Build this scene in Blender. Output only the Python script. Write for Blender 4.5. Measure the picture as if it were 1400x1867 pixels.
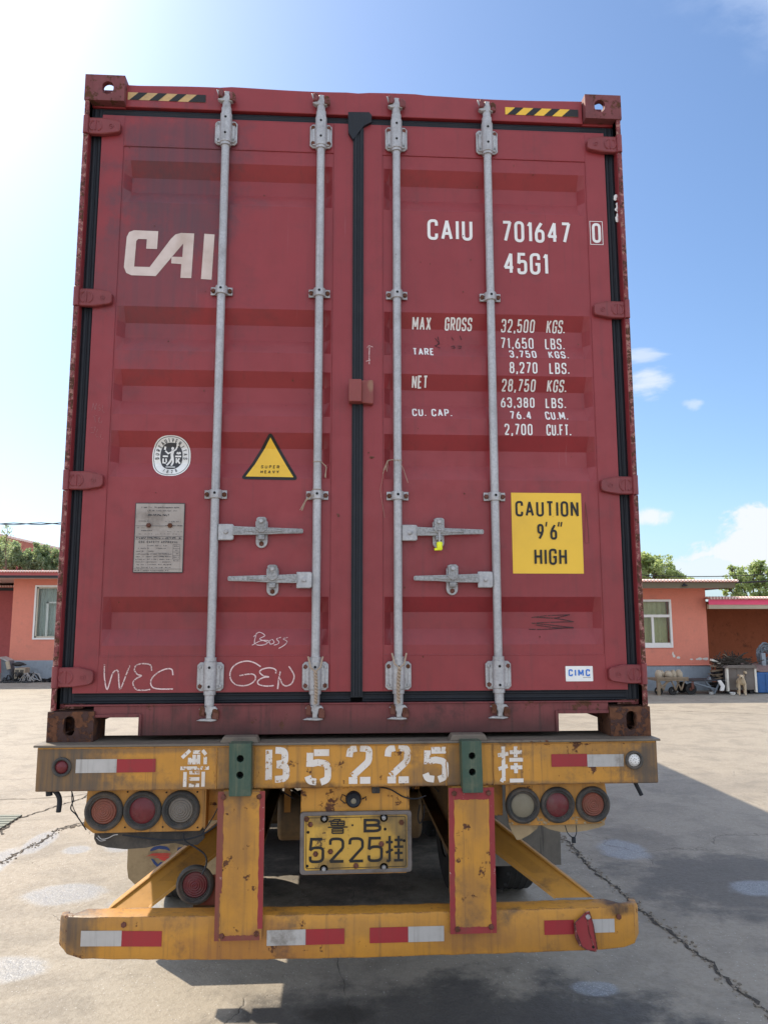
import bpy, bmesh, math, random
from mathutils import Vector, Matrix
random.seed(7)
R = math.radians
sc = bpy.context.scene
for o in list(bpy.data.objects): bpy.data.objects.remove(o)
COL = sc.collection
# ------------------------------------------------------------------ camera
YAW, PITCH, ROLL = 0.0610152, 0.1385456, -0.0014652
cam = bpy.data.cameras.new('camera'); camo = bpy.data.objects.new('camera', cam); COL.objects.link(camo)
fv = Vector((math.sin(YAW)*math.cos(PITCH), math.cos(YAW)*math.cos(PITCH), math.sin(PITCH)))
rv = Vector((math.cos(YAW), -math.sin(YAW), 0)); uv = rv.cross(fv)
r2 = math.cos(ROLL)*rv + math.sin(ROLL)*uv; u2 = -math.sin(ROLL)*rv + math.cos(ROLL)*uv
M = Matrix((r2, u2, -fv)).transposed().to_4x4()
M.translation = Vector((-0.08204, -3.22037, 0.47814)); camo.matrix_world = M
cam.sensor_fit = 'VERTICAL'; cam.sensor_height = 24; cam.lens = 24*1402/1867
cam.clip_start = 0.05; cam.clip_end = 3000
sc.camera = camo
sc.render.resolution_x = 767; sc.render.resolution_y = 1024
# ------------------------------------------------------------------ light
SUN_EL, SUN_AZ = R(45.0), R(-41.0)      # azimuth from +Y towards +X
sdir = Vector((math.sin(SUN_AZ)*math.cos(SUN_EL), math.cos(SUN_AZ)*math.cos(SUN_EL), math.sin(SUN_EL)))
sun = bpy.data.lights.new('sun', 'SUN'); sun.energy = 2.2; sun.angle = R(0.53); sun.color = (1, .87, .69)
suno = bpy.data.objects.new('sun', sun); COL.objects.link(suno)
suno.rotation_euler = sdir.to_track_quat('Z', 'Y').to_euler(); suno.location = sdir*30
wd = bpy.data.worlds.new('World'); sc.world = wd; wd.use_nodes = True
sc.view_settings.view_transform = 'Standard'; sc.view_settings.look = 'None'
sc.view_settings.exposure = 1.56; sc.view_settings.gamma = 1; sc.view_settings.use_curve_mapping = False

class NT:
    """small node-tree helper"""
    def __init__(s, nt): s.nt = nt; s.n = nt.nodes; s.l = nt.links
    def node(s, typ, **kw):
        n = s.n.new(typ)
        for k, v in kw.items(): setattr(n, k, v)
        return n
    def put(s, sock, v):
        if v is None: return
        if isinstance(v, bpy.types.NodeSocket): s.l.new(v, sock)
        elif isinstance(v, (tuple, list)) and len(v) == 3 and sock.type == 'RGBA': sock.default_value = (*v, 1)
        else: sock.default_value = v
    def math(s, op, a, b=None, c=None, clamp=False):
        n = s.node('ShaderNodeMath', operation=op); n.use_clamp = clamp
        for i, v in enumerate((a, b, c)):
            if v is not None: s.put(n.inputs[i], v)
        return n.outputs[0]
    def vmath(s, op, a, b=None):
        n = s.node('ShaderNodeVectorMath', operation=op); s.put(n.inputs[0], a)
        if b is not None: s.put(n.inputs[1], b)
        return n.outputs['Value'] if op in ('LENGTH', 'DOT_PRODUCT', 'DISTANCE') else n.outputs[0]
    def mix(s, f, a, b, blend='MIX'):
        n = s.node('ShaderNodeMix', data_type='RGBA', blend_type=blend)
        s.put(n.inputs[0], f); s.put(n.inputs[6], a); s.put(n.inputs[7], b); return n.outputs[2]
    def ramp(s, v, lo, hi, a=0.0, b=1.0):
        if lo > hi: lo, hi, a, b = hi, lo, b, a
        n = s.node('ShaderNodeMapRange', interpolation_type='SMOOTHSTEP'); s.put(n.inputs[0], v)
        n.inputs[1].default_value = lo; n.inputs[2].default_value = hi; n.inputs[3].default_value = a; n.inputs[4].default_value = b
        return n.outputs[0]
    def noise(s, vec, scale, detail=4, rough=.55, dist=0.0):
        n = s.node('ShaderNodeTexNoise'); s.put(n.inputs['Vector'], vec); n.inputs['Scale'].default_value = scale
        n.inputs['Detail'].default_value = detail; n.inputs['Roughness'].default_value = rough; n.inputs['Distortion'].default_value = dist
        return n.outputs['Fac']
    def voro(s, vec, scale, feat='F1'):
        n = s.node('ShaderNodeTexVoronoi', feature=feat); s.put(n.inputs['Vector'], vec); n.inputs['Scale'].default_value = scale
        return n
    def scale(s, vec, sv): return s.vmath('MULTIPLY', vec, sv)
    def pos(s): return s.node('ShaderNodeNewGeometry').outputs['Position']

# world: physical sky plus thin clouds, and brighter cloud added out of view
w = NT(wd.node_tree); w.n.clear()
sky = w.node('ShaderNodeTexSky', sky_type='NISHITA'); sky.sun_disc = False
sky.sun_elevation = SUN_EL; sky.sun_rotation = SUN_AZ; sky.air_density = 1.0; sky.dust_density = 1.1; sky.ozone_density = 3.2
gen = w.node('ShaderNodeTexCoord').outputs['Generated']
def cloud_blob(d, rx, rz, sh, lo, hi, scale, stretch=(1, 1, 1)):
    """a cloud round direction d (world space), ragged by noise"""
    v = w.vmath('SUBTRACT', gen, tuple(d)); v = w.scale(v, (1/rx, 1/rx, 1/rz))
    m = w.ramp(w.vmath('LENGTH', v), 0.0, 1.0, 1.0, 0.0)
    n = w.noise(w.scale(gen, stretch), scale, 7, .62, .3)
    return w.math('MULTIPLY', w.ramp(w.math('ADD', w.math('MULTIPLY', m, .75), n), lo, hi), sh)
def dirv(px, py):
    d = fv + r2*((px-700)/1402) - u2*((py-933.5)/1402); return d.normalized()
cl = cloud_blob(dirv(1430, 990), .21, .088, 1.0, .88, 1.0, 12, (1, 1, 1.5))
for c_ in (cloud_blob(dirv(1180, 700), .060, .042, .72, .84, 1.3, 26, (.7, .7, 2.6)),
           cloud_blob(dirv(1165, 650), .06, .020, .55, .84, 1.25, 28, (.6, .6, 3.4)),
           cloud_blob(dirv(1262, 738), .026, .014, .45, .84, 1.3, 40, (1, 1, 1.6)),
           cloud_blob(dirv(1185, 942), .055, .026, .95, .84, 1.15, 24),
           cloud_blob(dirv(1270, 1035), .13, .03, .7, .82, 1.15, 13)):
    cl = w.math('MAXIMUM', cl, c_)
sep = w.node('ShaderNodeSeparateXYZ'); w.put(sep.inputs[0], gen)
low = w.ramp(sep.outputs[2], 0.0, .30, 1.0, 0.0)
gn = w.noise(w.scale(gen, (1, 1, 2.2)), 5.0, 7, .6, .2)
# bright cloud added outside the view to lift the shade, masked off in view
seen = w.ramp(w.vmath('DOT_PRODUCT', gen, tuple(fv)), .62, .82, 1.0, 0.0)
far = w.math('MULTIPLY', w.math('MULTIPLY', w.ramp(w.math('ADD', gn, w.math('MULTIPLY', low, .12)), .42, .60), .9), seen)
hz = w.ramp(sep.outputs[2], -.02, .20, .55, 0.0)
tint = w.mix(hz, w.mix(1.0, sky.outputs[0], (.90, .99, 1.06), 'MULTIPLY'), (3.4, 4.8, 5.9))
skyc = w.mix(cl, tint, (5.0, 5.25, 5.5))
skyc = w.mix(far, skyc, (9.0, 9.5, 10.2))     # added unseen cloud, brighter than the visible ones, as fill light
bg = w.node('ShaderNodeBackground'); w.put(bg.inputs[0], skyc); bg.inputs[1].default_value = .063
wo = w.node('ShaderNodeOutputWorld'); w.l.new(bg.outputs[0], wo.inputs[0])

# ------------------------------------------------------------------ materials
def material(name):
    m = bpy.data.materials.new(name); m.use_nodes = True; t = NT(m.node_tree)
    return m, t, t.n['Principled BSDF']
def ell(t, P, cx, cz, rx, rz, soft=.5, wob=None, axes=(0, 2)):
    """soft elliptical mask at a place on the surface"""
    c = [0, 0, 0]; c[axes[0]] = -cx; c[axes[1]] = -cz
    s = [0, 0, 0]; s[axes[0]] = 1/rx; s[axes[1]] = 1/rz
    v = t.scale(t.vmath('ADD', P, tuple(c)), tuple(s)); L = t.vmath('LENGTH', v)
    if wob is not None: L = t.math('ADD', L, t.math('MULTIPLY', t.math('SUBTRACT', wob, .5), 2.0))
    return t.ramp(L, 1-soft, 1+soft*.3, 1.0, 0.0)
def bright(c): return tuple(min(.85, q*1.3) for q in c) if max(c) > .08 else c
def paint(name, col, rough=.45, dirt=(.05, .04, .035), dirt_amt=.35, streak=.5, rust=.15, rustcol=(.09, .035, .018),
          stains=(), var=.18, bump=.15, rust_scale=9, spec=.4, chips=0.0, chipcol=(.35, .3, .26), metallic=0.0, zdirt=None, dust=None, scratch=0, edge=None, speck=None, dent=1.1):
    m, t, b = material(name); P = t.pos(); col = bright(col)
    n1 = t.noise(P, 2.3, 6, .6); n2 = t.noise(P, 17, 5, .6)
    dark = tuple(c*(1-var*1.5) for c in col); lite = tuple(min(1, c*(1+var)+.006) for c in col)
    c = t.mix(n1, dark, lite); c = t.mix(t.math('MULTIPLY', n2, .35), c, dirt)
    st = t.noise(t.scale(P, (26, 26, 1.1)), 1.6, 5, .65)
    c = t.mix(t.math('MULTIPLY', t.ramp(st, .50, .80), streak), c, dirt)
    blot = t.noise(P, 5.2, 6, .7)
    c = t.mix(t.math('MULTIPLY', t.ramp(blot, .52, .74), dirt_amt), c, dirt)
    wob = t.noise(P, 7.0, 6, .7)
    for (cx, cz, rx, rz, a, sc_) in stains:
        mk = ell(t, P, cx, cz, rx, rz, .6, wob); k = t.math('MULTIPLY', mk, t.ramp(st, .15, .7, .55, 1.0))
        c = t.mix(t.math('MULTIPLY', k, a), c, sc_)
    if scratch:   # fine scrapes, mostly slanting, and a few pale rubbed marks
        for rot, sc_, seed_ in ((.5, 1.0, 3.1), (-.9, 1.3, 8.7), (1.35, .8, 15.2)):
            mp = t.node('ShaderNodeMapping'); t.put(mp.inputs[0], P); mp.inputs['Rotation'].default_value = (0, rot, 0); mp.inputs['Scale'].default_value = (90*sc_, 1, 1.6*sc_); mp.inputs['Location'].default_value = (seed_, 0, seed_)
            sn = t.noise(mp.outputs[0], 1.0, 2, .5); ar = t.noise(t.vmath('ADD', P, (seed_, 0, 0)), 1.7, 4, .6)
            k = t.math('MULTIPLY', t.ramp(sn, .715, .74), t.ramp(ar, .52, .62)); c = t.mix(t.math('MULTIPLY', k, scratch), c, (.34, .13, .14) if rot > 0 else (.07, .02, .022))
        rub = t.math('MULTIPLY', t.ramp(t.noise(P, 3.4, 8, .8), .60, .70), t.ramp(t.noise(P, .8, 2), .45, .6)); c = t.mix(t.math('MULTIPLY', rub, .35), c, (.09, .025, .03))
    if speck:     # zinc mottling
        c = t.mix(t.math('MULTIPLY', t.ramp(t.noise(P, 110, 4, .7), .42, .62), speck[0]), c, speck[1]); c = t.mix(t.math('MULTIPLY', t.ramp(t.noise(P, 12, 7, .75), .50, .66), speck[0]*.8), c, speck[2])
    if edge:      # paint knocked off along the edges
        bv_ = t.node('ShaderNodeBevel'); bv_.samples = 4; bv_.inputs[0].default_value = edge[0]
        dt = t.vmath('DOT_PRODUCT', bv_.outputs[0], t.node('ShaderNodeNewGeometry').outputs['Normal'])
        ek = t.math('MULTIPLY', t.ramp(dt, .985, .93, 0.0, 1.0), t.ramp(t.noise(P, 24, 6, .75), .44, .54)); c = t.mix(ek, c, edge[1])
    if dust:   # pale dust that settles on ledges and chalks the upright faces a little
        nz = t.node('ShaderNodeSeparateXYZ'); t.put(nz.inputs[0], t.node('ShaderNodeNewGeometry').outputs['True Normal'])
        du = t.ramp(nz.outputs[2], -.5, .7, 0.0, dust[0]*1.9); c = t.mix(t.math('MULTIPLY', du, t.ramp(n1, .2, .7, .7, 1.1)), c, dust[1])
    if zdirt:
        z = t.node('ShaderNodeSeparateXYZ'); t.put(z.inputs[0], P)
        zz = t.math('ADD', z.outputs[2], t.math('MULTIPLY', t.math('SUBTRACT', wob, .5), zdirt[3]))
        c = t.mix(t.ramp(zz, zdirt[0], zdirt[1], zdirt[2], 0.0), c, zdirt[4])
    rn = t.noise(P, rust_scale, 9, .72); rs = t.noise(P, 1.7, 3, .5)
    rm = t.ramp(t.math('ADD', rn, t.math('MULTIPLY', rs, .35)), .90-rust*.45, .94-rust*.45)
    c = t.mix(rm, c, t.mix(t.noise(P, 60, 3), tuple(q*.45 for q in rustcol), tuple(q*1.7 for q in rustcol)))
    if chips > 0:
        cn = t.noise(P, 38, 5, .75); cm = t.ramp(t.math('ADD', cn, t.math('MULTIPLY', rs, .2)), .82-chips*.3, .85-chips*.3)
        c = t.mix(cm, c, chipcol)
    t.put(b.inputs['Base Color'], c)
    t.put(b.inputs['Roughness'], t.math('ADD', t.ramp(n2, .3, .8, rough-.06, rough+.12), t.math('MULTIPLY', rm, .3), clamp=True))
    b.inputs['Specular IOR Level'].default_value = spec; b.inputs['Metallic'].default_value = metallic
    bp = t.node('ShaderNodeBump'); bp.inputs['Strength'].default_value = bump; bp.inputs['Distance'].default_value = .01
    hgt = t.math('ADD', t.math('MULTIPLY', rm, -.25), t.math('MULTIPLY', n2, .35))
    hgt = t.math('ADD', hgt, t.math('MULTIPLY', t.noise(P, 1.9, 2), dent))
    t.put(bp.inputs['Height'], hgt); t.l.new(bp.outputs[0], b.inputs['Normal'])
    return m
def plain(name, col, rough=.6, var=.15, scale=20, metallic=0, spec=.4, bump=.1, dirt=None, trans=0):
    m, t, b = material(name); P = t.pos(); n = t.noise(P, scale, 5, .6); col = bright(col)
    c = t.mix(n, tuple(q*(1-var) for q in col), tuple(min(1, q*(1+var)) for q in col))
    if dirt: c = t.mix(t.math('MULTIPLY', t.ramp(t.noise(P, scale*.3, 6, .7), .42, .7), dirt[1]), c, dirt[0])
    t.put(b.inputs['Base Color'], c); b.inputs['Roughness'].default_value = rough; b.inputs['Metallic'].default_value = metallic
    b.inputs['Specular IOR Level'].default_value = spec
    if bump:
        bp = t.node('ShaderNodeBump'); bp.inputs['Strength'].default_value = bump; bp.inputs['Distance'].default_value = .005
        t.put(bp.inputs['Height'], n); t.l.new(bp.outputs[0], b.inputs['Normal'])
    return m
def worn_print(name, col, gap=.3, scale=60, rough=.6, dirtmix=.25, dirt=(.25, .15, .1)):
    """printed or sprayed paint with worn spots where the ground shows through"""
    m, t, b = material(name); P = t.pos()
    n = t.noise(P, scale, 6, .7); n3 = t.noise(P, 6, 4, .6)
    t.put(b.inputs['Base Color'], t.mix(t.math('MULTIPLY', t.ramp(n3, .4, .8), dirtmix*2), col, dirt)); b.inputs['Roughness'].default_value = rough
    a = t.ramp(t.math('ADD', n, t.math('MULTIPLY', n3, .3)), .92-gap, .98-gap, 1.0, 0.0)
    t.put(b.inputs['Alpha'], a); return m

RED = (.228, .0195, .0245)
GRIME = (.035, .022, .02)
MAT = {}
MAT['red'] = paint('container_red_paint', RED, .40, dirt=(.13, .026, .03), dirt_amt=.35, streak=.35, rust=.0, bump=.22, var=.14, dust=(.05, (.42, .22, .23)), dent=5.5, scratch=.5,
    stains=[(-.80, 2.42, .36, .40, .75, (.075, .034, .046)), (-.9, 2.0, .3, .5, .5, (.09, .04, .05)),
            (.45, .62, .9, .5, .15, (.09, .02, .02)), (-.8, .5, .4, .5, .25, (.08, .025, .025))])
MAT['rededge'] = paint('chipped_red_paint', (.19, .032, .034), .5, dirt=GRIME, dirt_amt=.5, streak=.5, rust=.48, rust_scale=22, bump=.9, chips=.62, chipcol=(.36, .17, .14), edge=(.008, (.045, .025, .02)))
MAT['redsill'] = paint('sooty_red_paint', (.16, .032, .034), .5, dirt=(.03, .018, .016), dirt_amt=.75, streak=.9, rust=.26, bump=.3,
    zdirt=(.02, .12, .65, .06, (.028, .016, .014)))
MAT['casting'] = paint('rusty_casting', (.065, .026, .02), .75, dirt=(.02, .014, .012), dirt_amt=.7, streak=.6, rust=.55, rustcol=(.12, .05, .026), rust_scale=22, bump=.8)
MAT['castingtop'] = paint('worn_red_casting', (.17, .042, .045), .65, dirt=(.05, .025, .022), dirt_amt=.6, streak=.5, rust=.42, rust_scale=18, bump=.6)
MAT['hinge'] = paint('hinge_red', (.20, .034, .038), .45, dirt=GRIME, dirt_amt=.35, streak=.3, rust=.1, bump=.3)
MAT['rubber'] = plain('black_rubber', (.008, .011, .017), .6, .4, 30, dirt=((.03, .03, .032), .2))
MAT['rubber_dirty'] = plain('dusty_rubber', (.035, .033, .032), .8, .3, 30, dirt=((.12, .10, .08), .6))
MAT['galv'] = paint('galvanised_steel', (.42, .42, .43), .5, dirt=(.16, .145, .13), dirt_amt=.6, streak=.5, rust=.08, rust_scale=30, var=.25, bump=.35, edge=(.004, (.22, .18, .15)), speck=(.38, (.26, .26, .28), (.22, .21, .205)), metallic=.35)
MAT['galvd'] = paint('dirty_galvanised_steel', (.33, .33, .335), .5, dirt=(.08, .07, .06), dirt_amt=1.0, streak=.4, rust=.10, rust_scale=30, var=.3, bump=.4, edge=(.004, (.5, .5, .5)), speck=(.6, (.16, .155, .15), (.13, .12, .11)), metallic=.4)
MAT['rust'] = paint('rusty_steel', (.13, .045, .03), .8, dirt=(.05, .025, .02), dirt_amt=.6, streak=.3, rust=.5, bump=.7, rust_scale=30)
MAT['dark'] = plain('black_void', (.008, .008, .009), .9, .3, 10, bump=0)
Y1 = (.47, .215, .026); YD = (.10, .075, .055)
MAT['yellow'] = paint('yellow_trailer_paint', Y1, .5, dirt=(.15, .088, .042), dirt_amt=1.0, streak=.85, rust=.24, rust_scale=14, bump=.5, chips=.06, chipcol=(.08, .035, .02), edge=(.008, (.09, .045, .028)),
    stains=[(-1.17, -.10, .26, .24, 1.0, YD), (1.22, -.12, .13, .2, 1.0, YD), (-.47, -.09, .10, .2, .8, YD), (.30, -.16, .14, .08, .6, YD), (.40, -.09, .06, .16, .7, YD), (-.2, -.17, .16, .02, .8, (.05, .025, .015)),
            (-.8, -.17, .5, .03, .5, YD), (-.9, -.02, .4, .02, .6, YD), (.6, -.18, .7, .02, .6, YD), (-1.05, -.7, .09, .14, .9, YD), (-.35, -.76, .35, .08, .45, (.20, .07, .05)), (.45, -.75, .2, .05, .35, (.2, .09, .05)), (-.45, -.38, .07, .25, .55, (.22, .11, .045)), (.44, -.60, .06, .18, .5, (.24, .12, .05)), (.47, -.28, .05, .10, .45, (.2, .11, .05)), (.75, -.75, .4, .08, .4, (.22, .11, .05)), (.0, -.70, .35, .04, .3, (.22, .12, .05)), (-.75, -.66, .3, .04, .3, (.2, .10, .05)), (.95, -.05, .3, .06, .35, YD), (1.04, -.655, .09, .035, 1.0, (.05, .028, .02)), (-1.09, -.70, .05, .09, .8, (.07, .05, .04))])
MAT['yellowb'] = paint('brace_yellow_paint', (.42, .20, .03), .55, dirt=(.16, .09, .04), dirt_amt=.8, streak=.3, rust=.02, rust_scale=14, bump=.3)
MAT['yellowd'] = paint('grimy_yellow_paint', (.40, .185, .03), .6, dirt=(.09, .06, .04), dirt_amt=.85, streak=.8, rust=.2, rust_scale=12, bump=.5)
MAT['deck'] = paint('worn_deck_steel', (.14, .115, .09), .6, dirt=(.06, .05, .04), dirt_amt=.7, streak=.0, rust=.2, bump=.6)
MAT['redborder'] = paint('red_border_paint', (.24, .018, .026), .55, dirt=(.14, .06, .04), dirt_amt=.5, streak=.5, rust=.05, bump=.3, chips=.16, chipcol=(.5, .42, .38))
MAT['redborderd'] = paint('faded_red_border_paint', (.17, .035, .03), .6, dirt=(.18, .09, .04), dirt_amt=.85, streak=.8, rust=.1, bump=.3, chips=.1, chipcol=(.4, .3, .25))
MAT['tapew'] = paint('white_reflective_tape', (.40, .385, .37), .45, dirt=(.17, .15, .13), dirt_amt=.9, streak=.8, rust=.03, bump=.15)
MAT['taper'] = paint('red_reflective_tape', (.27, .014, .022), .4, dirt=(.14, .04, .035), dirt_amt=.8, streak=.5, rust=.02, bump=.15)
MAT['green'] = paint('green_bumper_rubber', (.013, .062, .046), .45, dirt=(.16, .16, .10), dirt_amt=.8, streak=1.0, rust=.1, rustcol=(.05, .07, .05), bump=.6)
MAT['lensr'] = plain('red_lens', (.10, .012, .016), .4, .25, 40, dirt=((.13, .06, .055), .75))
MAT['lenso'] = plain('orange_lens', (.15, .045, .028), .45, .25, 40, dirt=((.12, .06, .04), .6))
MAT['lensc'] = plain('clear_lens', (.11, .095, .08), .35, .2, 40, dirt=((.12, .10, .08), .5))
MAT['lensf'] = plain('frosted_lens', (.16, .14, .10), .6, .15, 40, dirt=((.17, .14, .09), .5))
MAT['ring'] = plain('lamp_rubber_ring', (.05, .049, .047), .75, .3, 40, dirt=((.14, .11, .085), .75))
MAT['white'] = worn_print('white_lettering', (.80, .78, .76), -.2, 70, dirtmix=.08)
MAT['cai'] = worn_print('dusty_white_logo', (.66, .55, .50), .05, 70, dirtmix=.35, dirt=(.42, .30, .24))
MAT['stencil'] = worn_print('sprayed_white', (.74, .68, .62), .20, 60, dirtmix=.3, dirt=(.42, .3, .18))
MAT['chalk'] = worn_print('chalk', (.74, .55, .54), .22, 160, .9, dirtmix=.2)
MAT['chalkf'] = worn_print('faint_chalk', (.36, .15, .16), .24, 160, .9, dirtmix=.2)
MAT['pencil'] = worn_print('dark_scribble', (.045, .022, .026), .22, 120, .9, dirtmix=.1)
MAT['black'] = plain('black_print', (.012, .012, .012), .5, .2, 30, bump=0)
MAT['ylabel'] = plain('yellow_sticker', (.74, .40, .035), .4, .06, 5, bump=.05, dirt=((.5, .28, .05), .25))
MAT['slabel'] = plain('faded_yellow_sticker', (.45, .29, .12), .5, .15, 20, dirt=((.25, .17, .10), .6))
MAT['wlabel'] = plain('white_sticker', (.66, .65, .63), .45, .08, 20, dirt=((.4, .36, .33), .4))
MAT['cimcblue'] = plain('blue_print', (.03, .14, .48), .5, .1, 20, bump=0)
MAT['navy'] = plain('dark_blue_print', (.02, .04, .13), .6, .2, 20, bump=0)
MAT['redprint'] = plain('red_print', (.40, .04, .03), .6, .2, 20, bump=0)
MAT['bvdark'] = plain('charcoal_print', (.045, .045, .05), .5, .15, 20, bump=0)
MAT['dplate'] = paint('corroded_data_plate', (.33, .29, .26), .55, dirt=(.15, .12, .10), dirt_amt=.7, streak=.6, rust=.1, rustcol=(.12, .07, .05), var=.2, bump=.3, metallic=.3, rust_scale=40)
MAT['lplate'] = paint('yellow_licence_plate', (.50, .29, .042), .5, dirt=(.22, .13, .045), dirt_amt=.95, streak=.7, rust=.2, rust_scale=20, rustcol=(.10, .06, .03), bump=.4,
    stains=[(.17, -.33, .06, .07, .9, (.13, .09, .045)), (-.10, -.48, .08, .04, .8, (.10, .07, .04)), (.12, -.48, .10, .04, .8, (.10, .07, .04)), (-.13, -.30, .05, .03, .8, (.10, .07, .04)), (.11, -.30, .05, .03, .7, (.1, .07, .04)), (.19, -.42, .04, .09, .7, (.13, .09, .04))])
MAT['frame'] = plain('grey_plate_frame', (.13, .115, .11), .5, .2, 30, metallic=.3, dirt=((.07, .055, .04), .8))
MAT['seal'] = plain('yellow_plastic_seal', (.62, .66, .02), .35, .08, 30, bump=0)
MAT['rope'] = plain('pale_twine', (.30, .23, .17), .9, .35, 120, bump=.5)
MAT['tyre'] = plain('tyre_rubber', (.018, .018, .018), .85, .3, 20, bump=.3, dirt=((.05, .045, .04), .5))
MAT['flapt'] = plain('tan_mudflap', (.27, .20, .115), .85, .2, 30, bump=.4, dirt=((.15, .11, .065), .7))
MAT['flapg'] = paint('grey_mudflap', (.14, .125, .105), .8, dirt=(.03, .03, .03), dirt_amt=.3, streak=1.0, rust=.02, bump=.3)
MAT['chassis'] = plain('chassis_paint', (.10, .06, .025), .8, .3, 10, dirt=((.03, .025, .02), .7))
MAT['rim'] = plain('wheel_rim', (.15, .13, .11), .7, .3, 20, dirt=((.06, .05, .04), .6))

# ------------------------------------------------------------------ mesh helpers
class MB:
    def __init__(s): s.v = []; s.f = []; s.smooth = False
    def add(s, vs, fs):
        k = len(s.v); s.v += [tuple(v) for v in vs]; s.f += [tuple(i+k for i in f) for f in fs]; return s
    def box(s, x0, x1, y0, y1, z0, z1):
        return s.add([(x0, y0, z0), (x1, y0, z0), (x1, y1, z0), (x0, y1, z0), (x0, y0, z1), (x1, y0, z1), (x1, y1, z1), (x0, y1, z1)],
                     [(0, 3, 2, 1), (4, 5, 6, 7), (0, 1, 5, 4), (1, 2, 6, 5), (2, 3, 7, 6), (3, 0, 4, 7)])
    def prism(s, pts, y0, y1):
        """polygon in XZ extruded along Y"""
        n = len(pts); vs = [(x, y0, z) for x, z in pts]+[(x, y1, z) for x, z in pts]
        fs = [tuple(range(n)), tuple(range(2*n-1, n-1, -1))]+[(i, i+n, (i+1) % n+n, (i+1) % n) for i in range(n)]
        return s.add(vs, fs)
    def prismz(s, pts, z0, z1):
        n = len(pts); vs = [(x, y, z0) for x, y in pts]+[(x, y, z1) for x, y in pts]
        fs = [tuple(range(n-1, -1, -1)), tuple(range(n, 2*n))]+[(i, (i+1) % n, (i+1) % n+n, i+n) for i in range(n)]
        return s.add(vs, fs)
    def prismx(s, pts, x0, x1):
        n = len(pts); vs = [(x0, y, z) for y, z in pts]+[(x1, y, z) for y, z in pts]
        fs = [tuple(range(n-1, -1, -1)), tuple(range(n, 2*n))]+[(i, (i+1) % n, (i+1) % n+n, i+n) for i in range(n)]
        return s.add(vs, fs)
    def tube(s, pts, r, seg=10, caps=True):
        pts = [Vector(p) for p in pts]; n = len(pts); rr = r if isinstance(r, (list, tuple)) else [r]*n
        vs = []; up = Vector((0, 0, 1)) if abs((pts[1]-pts[0]).normalized().z) < .9 else Vector((0, 1, 0))
        a = None
        for i, p in enumerate(pts):
            d = (pts[min(i+1, n-1)]-pts[max(i-1, 0)]).normalized()
            a = d.cross(up).normalized() if a is None else (a-d*a.dot(d)).normalized()
            b = d.cross(a)
            for k in range(seg):
                t = 2*math.pi*k/seg; vs.append(p+(a*math.cos(t)+b*math.sin(t))*rr[i])
        fs = [(i*seg+k, i*seg+(k+1) % seg, (i+1)*seg+(k+1) % seg, (i+1)*seg+k) for i in range(n-1) for k in range(seg)]
        if caps: fs += [tuple(range(seg-1, -1, -1)), tuple(range((n-1)*seg, n*seg))]
        return s.add(vs, fs)
    def lathe(s, cx, cy, cz, prof, seg=32, axis='y'):
        """prof: (radius, offset along axis)"""
        vs = []; n = len(prof)
        for r_, o in prof:
            for k in range(seg):
                t = 2*math.pi*k/seg; c, d = r_*math.cos(t), r_*math.sin(t)
                vs.append((cx+c, cy+o, cz+d) if axis == 'y' else ((cx+o, cy+c, cz+d) if axis == 'x' else (cx+c, cy+d, cz+o)))
        fs = [(i*seg+k, (i+1)*seg+k, (i+1)*seg+(k+1) % seg, i*seg+(k+1) % seg) for i in range(n-1) for k in range(seg)]
        return s.add(vs, fs)
    def ball(s, c, r, seg=12, ring=8, sc_=(1, 1, 1), jit=0):
        vs = []; fs = []
        for i in range(ring+1):
            a = math.pi*i/ring
            for k in range(seg):
                b = 2*math.pi*k/seg; q = r*(1+random.uniform(-jit, jit))
                vs.append((c[0]+q*sc_[0]*math.sin(a)*math.cos(b), c[1]+q*sc_[1]*math.sin(a)*math.sin(b), c[2]+q*sc_[2]*math.cos(a)))
        for i in range(ring):
            for k in range(seg): fs.append((i*seg+k, (i+1)*seg+k, (i+1)*seg+(k+1) % seg, i*seg+(k+1) % seg))
        return s.add(vs, fs)
    def build(s, name, mat, parent=None, bevel=0, smooth=None, seg=2):
        org = Vector((0, 0, 0)); p = parent
        while p is not None: org += p.location; p = p.parent
        me = bpy.data.meshes.new(name); me.from_pydata([Vector(v)-org for v in s.v], [], s.f); me.validate(); me.update()
        bm = bmesh.new(); bm.from_mesh(me); bmesh.ops.remove_doubles(bm, verts=bm.verts, dist=1e-6)
        bmesh.ops.recalc_face_normals(bm, faces=bm.faces); bm.to_mesh(me); bm.free()
        if smooth is not None:
            me.shade_smooth(); me.set_sharp_from_angle(angle=R(smooth))
        me.materials.append(mat if not isinstance(mat, str) else MAT[mat])
        o = bpy.data.objects.new(name, me); COL.objects.link(o); o.parent = parent
        if bevel:
            b = o.modifiers.new('bevel', 'BEVEL'); b.width = bevel; b.segments = seg; b.limit_method = 'ANGLE'; b.angle_limit = R(35)
            if smooth is None: me.shade_smooth(); me.set_sharp_from_angle(angle=R(40))
        return o
def thing(name, loc, label, cat, group=None):
    o = bpy.data.objects.new(name, None); COL.objects.link(o); o.location = loc; o.empty_display_size = .2
    return tag(o, label, cat, group)
def tag(o, label, cat, group=None):
    o['label'] = label; o['category'] = cat
    if group: o['group'] = group
    return o
def structure(o): o['kind'] = 'structure'; return o
def dup(o, parent, delta):
    c = o.copy(); COL.objects.link(c); c.parent = parent; c.location = o.location+Vector(delta)
    for ch in o.children: dup(ch, c, (0, 0, 0))
    return c
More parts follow.
